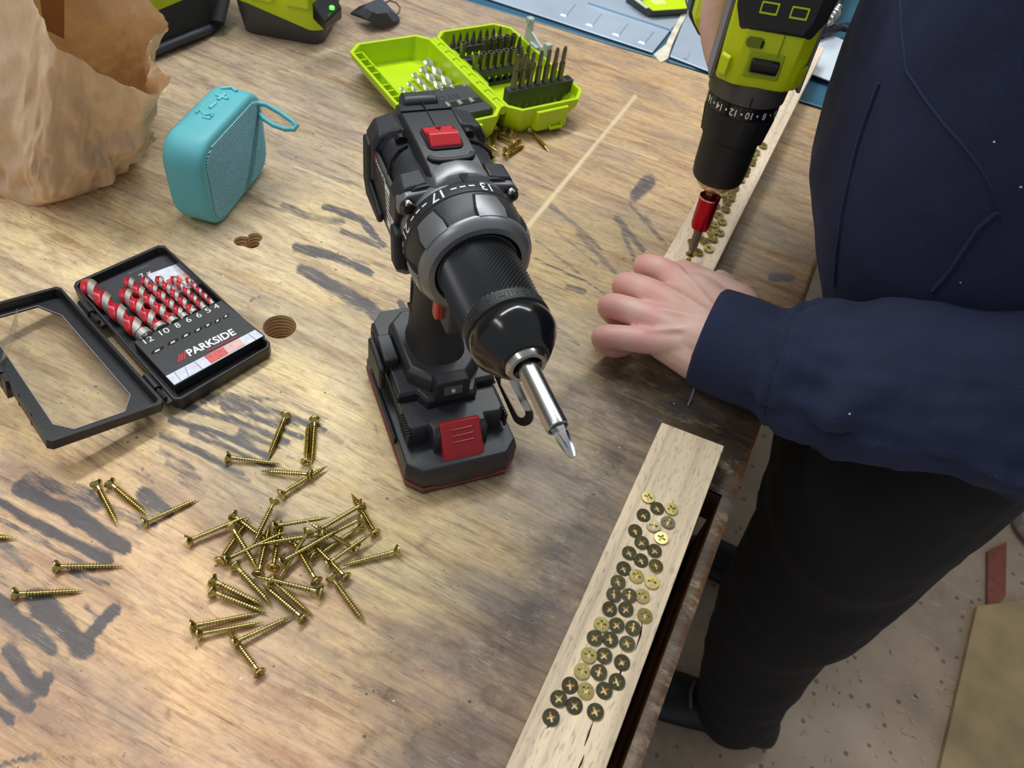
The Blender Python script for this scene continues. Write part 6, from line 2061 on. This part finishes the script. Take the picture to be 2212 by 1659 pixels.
# ------------------------------------------------------------------ person leaning over the bench
person = tag(empty('person', (.26, .62, -.85)), 'person in a navy hoodie and black trousers holding the strip and drilling', 'person')

def voxel(mb, name, m, vox, smooth_it=6, fac=.5):
    """join overlapping closed shapes into one continuous skin"""
    o = mb.build(name, m, smooth=0, weld=False)
    r = o.modifiers.new('r', 'REMESH'); r.mode = 'VOXEL'; r.voxel_size = vox; r.use_smooth_shade = True
    s = o.modifiers.new('s', 'SMOOTH'); s.iterations = smooth_it; s.factor = fac
    dg = bpy.context.evaluated_depsgraph_get()
    me = bpy.data.meshes.new_from_object(o.evaluated_get(dg))
    old = o.data
    o.modifiers.clear()
    o.data = me
    me.name = name
    bpy.data.meshes.remove(old)
    if not len(me.materials):
        me.materials.append(m)
    me.polygons.foreach_set('use_smooth', [True] * len(me.polygons))
    return o

def limb(mb, pts, rad, n=14, flat=1.0, up=(0, 0, 1), sub=4):
    """tapered tube with rounded ends through joints"""
    pts = [Vector(p) for p in pts]
    P_, R_ = [], []
    for i in range(len(pts) - 1):
        a = pts[max(i - 1, 0)]; b_ = pts[i]; c_ = pts[i + 1]; d_ = pts[min(i + 2, len(pts) - 1)]
        for k in range(sub):
            t = k / sub
            q = .5 * (2 * b_ + (c_ - a) * t + (2 * a - 5 * b_ + 4 * c_ - d_) * t * t + (3 * b_ - a - 3 * c_ + d_) * t ** 3)
            P_.append(q); R_.append(rad[i] * (1 - t) + rad[i + 1] * t)
    P_.append(pts[-1]); R_.append(rad[-1])
    d0 = (P_[0] - P_[1]).normalized(); d1 = (P_[-1] - P_[-2]).normalized()
    r0, r1 = R_[0], R_[-1]
    P_ = [P_[0] + d0 * r0 * .85, P_[0] + d0 * r0 * .5] + P_ + [P_[-1] + d1 * r1 * .5, P_[-1] + d1 * r1 * .85]
    R_ = [r0 * .45, r0 * .85] + R_ + [r1 * .85, r1 * .45]
    mb.tube(P_, R_, n, flat=flat, up=up)

# skin
ms, nt, b = node_mat('skin')
n1 = N(nt, 'ShaderNodeTexNoise', Scale=38.0, Detail=4.0)
nt.links.new(stretched(nt, 1, 1, 1), n1.inputs['Vector'])
red = N(nt, 'ShaderNodeAttribute', attribute_name='flush').outputs['Fac']
c = ramp(nt, n1.outputs['Fac'], [(.3, srgb(214, 172, 158)), (.55, srgb(224, 186, 172)), (.75, srgb(232, 200, 188))])
c = mixc(nt, math_n(nt, 'MULTIPLY', red, .75), c, srgb(214, 138, 136))
nt.links.new(c, b.inputs['Base Color'])
b.inputs['Roughness'].default_value = .48
b.inputs['Subsurface Weight'].default_value = .25
b.inputs['Subsurface Radius'].default_value = (.008, .003, .0015)
b.inputs['Subsurface Scale'].default_value = .6
n2 = N(nt, 'ShaderNodeTexNoise', Scale=420.0, Detail=3.0)
nt.links.new(stretched(nt, 1, 1, 1), n2.inputs['Vector'])
bp = N(nt, 'ShaderNodeBump', Strength=.22, Distance=.0008)
nt.links.new(n2.outputs['Fac'], bp.inputs['Height'])
nt.links.new(bp.outputs['Normal'], b.inputs['Normal'])

# ---- left hand clamped over the strip
mb = MB()
q = lambda px, py, z: P(px, py, z)
wrist = q(1560, 752, .050)
MCP = [q(1450, 588, .047), q(1428, 634, .050), q(1408, 678, .047), q(1392, 726, .040)]
PIP = [q(1394, 574, .036), q(1352, 615, .036), q(1320, 660, .034), q(1303, 727, .028)]
DIP = [q(1404, 590, .014), q(1358, 642, .014), q(1330, 684, .013), q(1322, 752, .011)]
TIP = [q(1432, 596, .008), q(1388, 648, .008), q(1362, 694, .008), q(1352, 752, .007)]
RR = [.0100, .0104, .0100, .0090]
for k in range(4):
    r = RR[k]
    c0 = wrist.lerp(MCP[k], .45)
    limb(mb, [c0, MCP[k] - Vector((0, 0, .004)), PIP[k], DIP[k], TIP[k]], [r * 1.25, r * 1.10, r * .96, r * .82, r * .70], 14, sub=6)
    mb.lathe([(-r * .8, r * .3), (-r * .5, r * .85), (0, r * 1.0), (r * .5, r * .85), (r * .8, r * .3)], 14, 'z', c=tuple(MCP[k] + Vector((0, 0, -.0030))))
# back of the hand and heel
for a, b_, r0, r1 in ((q(1458, 612, .040), wrist, .013, .023), (q(1432, 650, .042), wrist, .014, .024), (q(1415, 690, .040), wrist, .013, .023), (q(1420, 730, .034), q(1545, 790, .040), .013, .020), (q(1480, 610, .036), q(1580, 700, .044), .012, .020), (q(1470, 660, .036), q(1540, 740, .044), .018, .022), (q(1450, 700, .034), q(1530, 760, .040), .017, .020), (q(1474, 600, .040), q(1588, 668, .046), .0145, .020), (q(1500, 640, .044), q(1560, 700, .047), .018, .022)):
    limb(mb, [a, a.lerp(b_, .5), b_], [r0, (r0 + r1) / 2, r1], 16)
limb(mb, [wrist, q(1640, 775, .052), q(1720, 800, .058)], [.024, .027, .030], 18)
# thumb down the far side of the strip
limb(mb, [q(1585, 690, .042), q(1578, 652, .034), q(1568, 622, .022), q(1552, 604, .014)], [.0145, .0125, .0108, .0088], 14, sub=6)
# tendons
for k in range(4):
    t0_, t1_ = MCP[k] + Vector((.002, 0, .0062)), wrist.lerp(MCP[k], .3) + Vector((0, 0, .0165))
    limb(mb, [t0_, t0_.lerp(t1_, .5) + Vector((0, 0, .0008)), t1_], [.0026, .0024, .0022], 8)
lh = voxel(mb, 'left_hand', ms, .0014, 7, .5)
co = np.zeros(len(lh.data.vertices) * 3); lh.data.vertices.foreach_get('co', co); co = co.reshape(-1, 3)
fl = np.zeros(len(co))
for p, s_ in [(x, .010) for x in MCP] + [(x, .013) for x in PIP] + [(x, .014) for x in TIP]:
    fl = np.maximum(fl, np.exp(-((co - np.array(p)) ** 2).sum(1) / (2 * s_ * s_)))
at_ = lh.data.attributes.new('flush', 'FLOAT', 'POINT'); at_.data.foreach_set('value', fl.astype(np.float32))
attach(lh, person)
# ---- right hand round the drill grip
mb = MB()
def gw(x, y, z):
    return GM @ Vector((x, y, z))
hz = z3 + .068
palm = [gw(.030, .000, hz + .020), gw(.062, .000, hz + .026), gw(.095, .000, hz + .026)]
limb(mb, palm, [.022, .024, .022], 16)
sd = 1 if gw(0, 1, 0).x < gw(0, -1, 0).x else -1      # finger side = photo left
for k, x in enumerate((.040, .060, .079, .097)):
    r = (.0105, .0108, .0102, .0092)[k]
    reach = (.006, 0, 0, 0)[k]
    if k == 0:
        limb(mb, [gw(x, sd * .008, hz + .026), gw(x - .002, sd * .026, hz + .014), gw(x - .006, sd * .031, hz - .022), gw(x - .012, sd * .0295, hz - .052), gw(x - .020, sd * .020, hz - .074)], [.0130, .0128, .0112, .0100, .0082], 14, sub=6)
        continue
    limb(mb, [gw(x, sd * .008, hz + .026), gw(x - .003, sd * .026, hz + .016), gw(x - .006, sd * .029, hz - .008 - reach), gw(x - .006, sd * .022, hz - .030 - reach * 2), gw(x - .006, sd * .004, hz - .034 - reach * 2)], [r * 1.2, r * 1.1, r, r * .9, r * .78], 14, sub=6)
limb(mb, [gw(.062, -sd * .006, hz + .026), gw(.045, -sd * .026, hz + .012), gw(.030, -sd * .030, hz - .008), gw(.022, -sd * .026, hz - .024)], [.015, .0125, .011, .009], 14, sub=6)
rw = gw(.085, -sd * .010, hz + .060)
re = Vector((.16, .72, .46))
limb(mb, [gw(.066, 0, hz + .030), rw, rw.lerp(re, .5)], [.024, .027, .032], 16)
rh = voxel(mb, 'right_hand', ms, .0016, 6, .5)
at_ = rh.data.attributes.new('flush', 'FLOAT', 'POINT')
at_.data.foreach_set('value', np.full(len(rh.data.vertices), .15, np.float32))
attach(rh, person)

# ---- hoodie: torso and both sleeves in one skin
mh_, nt, b = node_mat('navy_fleece')
n1 = N(nt, 'ShaderNodeTexNoise', Scale=900.0, Detail=3.0)
nt.links.new(stretched(nt, 1, 1, 1), n1.inputs['Vector'])
n0 = N(nt, 'ShaderNodeTexNoise', Scale=9.0, Detail=5.0)
nt.links.new(stretched(nt, 1, 1, 1), n0.inputs['Vector'])
c = ramp(nt, n0.outputs['Fac'], [(.3, srgb(21, 28, 54)), (.7, srgb(30, 38, 70))])
c = mixc(nt, math_n(nt, 'MULTIPLY', ramp(nt, n1.outputs['Fac'], [(.5, (0, 0, 0)), (.72, (1, 1, 1))]), .16), c, srgb(64, 76, 124))
nv = N(nt, 'ShaderNodeTexVoronoi', Scale=42.0)
nt.links.new(stretched(nt, 1, 1, 1), nv.inputs['Vector'])
c = mixc(nt, math_n(nt, 'LESS_THAN', nv.outputs['Distance'], .030), c, srgb(205, 205, 215))
nt.links.new(c, b.inputs['Base Color'])
b.inputs['Roughness'].default_value = .9
b.inputs['Sheen Weight'].default_value = .12
b.inputs['Sheen Roughness'].default_value = .5
b.inputs['Sheen Tint'].default_value = srgb(120, 130, 190)
bp = N(nt, 'ShaderNodeBump', Strength=.5, Distance=.0006)
nt.links.new(n1.outputs['Fac'], bp.inputs['Height'])
nt.links.new(bp.outputs['Normal'], b.inputs['Normal'])

mb = MB()
def torso(z, xf, xb, yc, wy, n=40):
    """superellipse ring from front xf to back xb"""
    cx_, rx = (xf + xb) / 2, (xb - xf) / 2
    out = []
    for j in range(n):
        a = tau * j / n
        ca, sa = cos(a), sin(a)
        out.append((cx_ + rx * (abs(ca) ** .8) * (1 if ca >= 0 else -1), yc + wy * (abs(sa) ** .8) * (1 if sa >= 0 else -1), z))
    return out
mb.rings([torso(-.020, .118, .36, .62, .140), torso(-.010, .090, .378, .62, .155), torso(0.01, .078, .37, .62, .162), torso(.06, .048, .345, .62, .168), torso(.12, .018, .32, .62, .174), torso(.18, .010, .30, .62, .182), torso(.24, .006, .28, .625, .190), torso(.32, .004, .27, .63, .200), torso(.40, .000, .26, .64, .190), torso(.46, .03, .24, .64, .150), torso(.49, .07, .20, .64, .08)])
hood = voxel(mb, 'hoodie', mh_, .0045, 10, .5)
me = hood.data
n_ = len(me.vertices)
co = np.zeros(n_ * 3); me.vertices.foreach_get('co', co); co = co.reshape(-1, 3)
nr = np.zeros(n_ * 3); me.vertices.foreach_get('normal', nr); nr = nr.reshape(-1, 3)
# folds: soft drape on the body, tighter wrinkles at the cuff and elbow
X_, Y_, Z_ = co.T
fold = .0075 * fbm(Y_ * 12 + X_ * 5, Z_ * 4 - Y_ * 2, 3, 2) + .0025 * fbm(X_ * 26 + Y_ * 8, Y_ * 22 + Z_ * 12, 8, 3)
disp = fold
co += nr * disp[:, None]
me.vertices.foreach_set('co', co.ravel())
me.update()
attach(hood, person)
# sleeves: left along the bench edge to the elbow, then up to the shoulder; right from the wrist above the drill
LS = [q(1526, 728, .050), q(1585, 750, .052), q(1640, 771, .055), q(1668, 781, .0565), q(1692, 787, .058), q(1770, 806, .066), q(1950, 838, .082), q(2200, 862, .100), Vector((.235, .43, .125)), Vector((.245, .47, .24)), Vector((.20, .53, .37))]
LR = [.0368, .0375, .0372, .0375, .0455, .0475, .0525, .060, .066, .072, .082]
mb = MB()
mb.tube([LS[0] + (LS[0] - LS[1]).normalized() * .002] + LS, [.0345] + LR, 28)
lsv = voxel(mb, 'sleeve', mh_, .0030, 5, .5)
me2 = lsv.data
n2_ = len(me2.vertices)
co2 = np.zeros(n2_ * 3); me2.vertices.foreach_get('co', co2); co2 = co2.reshape(-1, 3)
nr2 = np.zeros(n2_ * 3); me2.vertices.foreach_get('normal', nr2); nr2 = nr2.reshape(-1, 3)
pl = np.array([list(p) for p in LS])
tpar = np.zeros(n2_); dm = np.full(n2_, 9.); rad = np.zeros((n2_, 3))
acc = 0
for a, c_ in zip(pl[:-1], pl[1:]):
    ab = c_ - a; L_ = np.linalg.norm(ab)
    t = np.clip(((co2 - a) @ ab) / (L_ * L_), 0, 1)
    pr_ = a + t[:, None] * ab
    d = np.linalg.norm(co2 - pr_, axis=1)
    bt_ = d < dm
    dm[bt_] = d[bt_]; tpar[bt_] = acc + t[bt_] * L_; rad[bt_] = (co2 - pr_)[bt_]
    acc += L_
ang = np.arctan2(rad[:, 2], rad[:, 1])
wr = .0036 * np.sin(tpar * 95 + ang * 1.3 + 2.2 * vnoise(tpar * 18, ang, 4)) * np.exp(-((tpar - .092) / .026) ** 2)
wr += -.0022 * np.exp(-((tpar - .060) / .0035) ** 2)
wr += .0090 * fbm(tpar * 17 + ang * .8, ang * 1.2 - tpar * 9, 12, 3) * np.clip((tpar - .03) / .05, 0, 1)
wr += .0062 * np.sin(tpar * 34 - ang * 2.4 + 1.5 * vnoise(tpar * 9, ang * .8, 6)) * np.clip((tpar - .12) / .06, 0, 1)
co2 += nr2 * wr[:, None]
me2.vertices.foreach_set('co', co2.ravel()); me2.update()
attach(lsv, person)
mb = MB()
mb.tube([rw.lerp(re, .18), rw.lerp(re, .5), re, Vector((.19, .74, .40)), Vector((.15, .70, .36))], [.040, .048, .060, .070, .085], 20)
attach(voxel(mb, 'sleeve', mh_, .006, 8, .5), person)
from mathutils.bvhtree import BVHTree
bvh = BVHTree.FromPolygons([tuple(v) for v in co] + [tuple(v) for v in co2], [tuple(p.vertices) for p in me.polygons] + [tuple(k + len(co) for k in p.vertices) for p in me2.polygons])
def on_cloth(px, py, off=.001):
    d = Vector(R @ np.array([px - CX, py - CY, F_PX])).normalized()
    h_ = bvh.ray_cast(Vector((0, 0, H)), d)
    return None if h_[0] is None else h_[0] + h_[1] * off * (1 if h_[1].dot(d) < 0 else -1)
def seam(name, px, r, m, flat=.6, sub=8):
    pts = []
    for i in range(len(px) - 1):
        for k in range(sub):
            t = k / sub
            p = on_cloth(px[i][0] * (1 - t) + px[i + 1][0] * t, px[i][1] * (1 - t) + px[i + 1][1] * t, 0)
            if p is not None:
                pts.append(p)
    if len(pts) < 3:
        return
    sm_ = [pts[0]] + [(pts[i - 1] + pts[i] * 2 + pts[i + 1]) / 4 for i in range(1, len(pts) - 1)] + [pts[-1]]
    mb = MB(); mb.tube(sm_, r, 8, flat=flat)
    attach(mb.build(name, m, smooth=60), person)
M_SEAM = mh_
seam('pocket_seam', [(1945, -20), (1948, 60), (1958, 152), (2000, 215), (2038, 265), (2080, 312), (2117, 358), (2142, 405), (2157, 457)], .0013, M_SEAM)
seam('pocket_edge', [(2157, 457), (2117, 490), (2090, 530), (2050, 590), (2012, 632)], .0030, M_SEAM)
seam('front_fold', [(1900, 180), (1870, 260), (1852, 318), (1832, 400), (1819, 464), (1808, 550), (1803, 625)], .0022, M_SEAM)
seam('cuff_seam', [(1706, 700), (1690, 740), (1672, 800), (1655, 850), (1650, 905)], .0010, M_SEAM)

mb = MB()
mb.tube([q(1500, 838, .012), q(1494, 856, .006), q(1486, 876, .0012)], .0006, 6)
attach(mb.build('loose_thread', mat('thread_grey', (150, 156, 180), .7), smooth=60), person)
# ---- trousers
M_TR = mat('black_trousers', (15, 15, 20), .85, bump=.3, bscale=500, vary=.2, vscale=20)
mb = MB()
def el(x, y, z, rx, ry, n=24):
    return [(x + rx * cos(tau * j / n), y + ry * sin(tau * j / n), z) for j in range(n)]
mb.rings([el(.215, .60, .0, .100, .145), el(.212, .60, -.03, .106, .155), el(.212, .60, -.13, .108, .160), el(.218, .60, -.20, .102, .155), el(.222, .60, -.26, .085, .13)])
limb(mb, [Vector((.222, .552, -.18)), Vector((.236, .562, -.35)), Vector((.243, .575, -.48)), Vector((.275, .585, -.66)), Vector((.300, .59, -.79))], [.090, .088, .078, .070, .064], 20)
limb(mb, [Vector((.222, .680, -.18)), Vector((.240, .73, -.35)), Vector((.250, .78, -.48)), Vector((.290, .82, -.66)), Vector((.320, .84, -.79))], [.090, .086, .074, .066, .060], 20)
tr = voxel(mb, 'trousers', M_TR, .008, 6, .5)
me = tr.data
n_ = len(me.vertices)
co = np.zeros(n_ * 3); me.vertices.foreach_get('co', co); co = co.reshape(-1, 3)
nr = np.zeros(n_ * 3); me.vertices.foreach_get('normal', nr); nr = nr.reshape(-1, 3)
co += nr * (.007 * fbm(co[:, 1] * 9 + co[:, 0] * 7, co[:, 2] * 14, 2, 3))[:, None]
co[:, 2] = np.maximum(co[:, 2], -.846)
me.vertices.foreach_set('co', co.ravel()); me.update()
attach(tr, person)
# ---- shoes with laces
M_SHOE = mat('black_shoe', (20, 20, 23), .5, bump=.2, bscale=300)
M_LACE = mat('grey_lace', (96, 100, 112), .7)
for k, (hx_, hy_, an) in enumerate(((.325, .590, 3.28), (.345, .845, 3.05))):
    d = Vector((cos(an), sin(an), 0)); e = Vector((-d.y, d.x, 0))
    base_ = Vector((hx_, hy_, -.85))
    rs = []
    for t, w, h_ in ((-.055, .020, .050), (-.045, .033, .075), (-.010, .038, .090), (.040, .039, .078), (.090, .044, .058), (.150, .047, .046), (.185, .040, .036), (.203, .020, .024)):
        ring = []
        for j in range(16):
            a = tau * j / 16
            zz = h_ / 2 + h_ / 2 * sin(a)
            ring.append(base_ + d * t + e * (w * cos(a)) + Vector((0, 0, max(.0005, zz))))
        rs.append(ring)
    mb = MB(); mb.rings(rs)
    sh = attach(mb.build('shoe', M_SHOE, smooth=60, sub=1), person)
    mb = MB()
    for i in range(4):
        t = .045 + i * .016
        mb.tube([base_ + d * t + e * -.022 + Vector((0, 0, .076 - i * .006)), base_ + d * (t + .006) + Vector((0, 0, .086 - i * .007)), base_ + d * t + e * .022 + Vector((0, 0, .076 - i * .006))], .0028, 6)
    lo_ = base_ + d * .05 + Vector((0, 0, .090))
    mb.tube([lo_, lo_ + e * .02 + d * .01 + Vector((0, 0, .008)), lo_ + e * .034 + d * .022, lo_ + e * .02 + d * .024 - Vector((0, 0, .006)), lo_ + d * .006], .0024, 6)
    attach(mb.build('lace', M_LACE, smooth=60), sh)
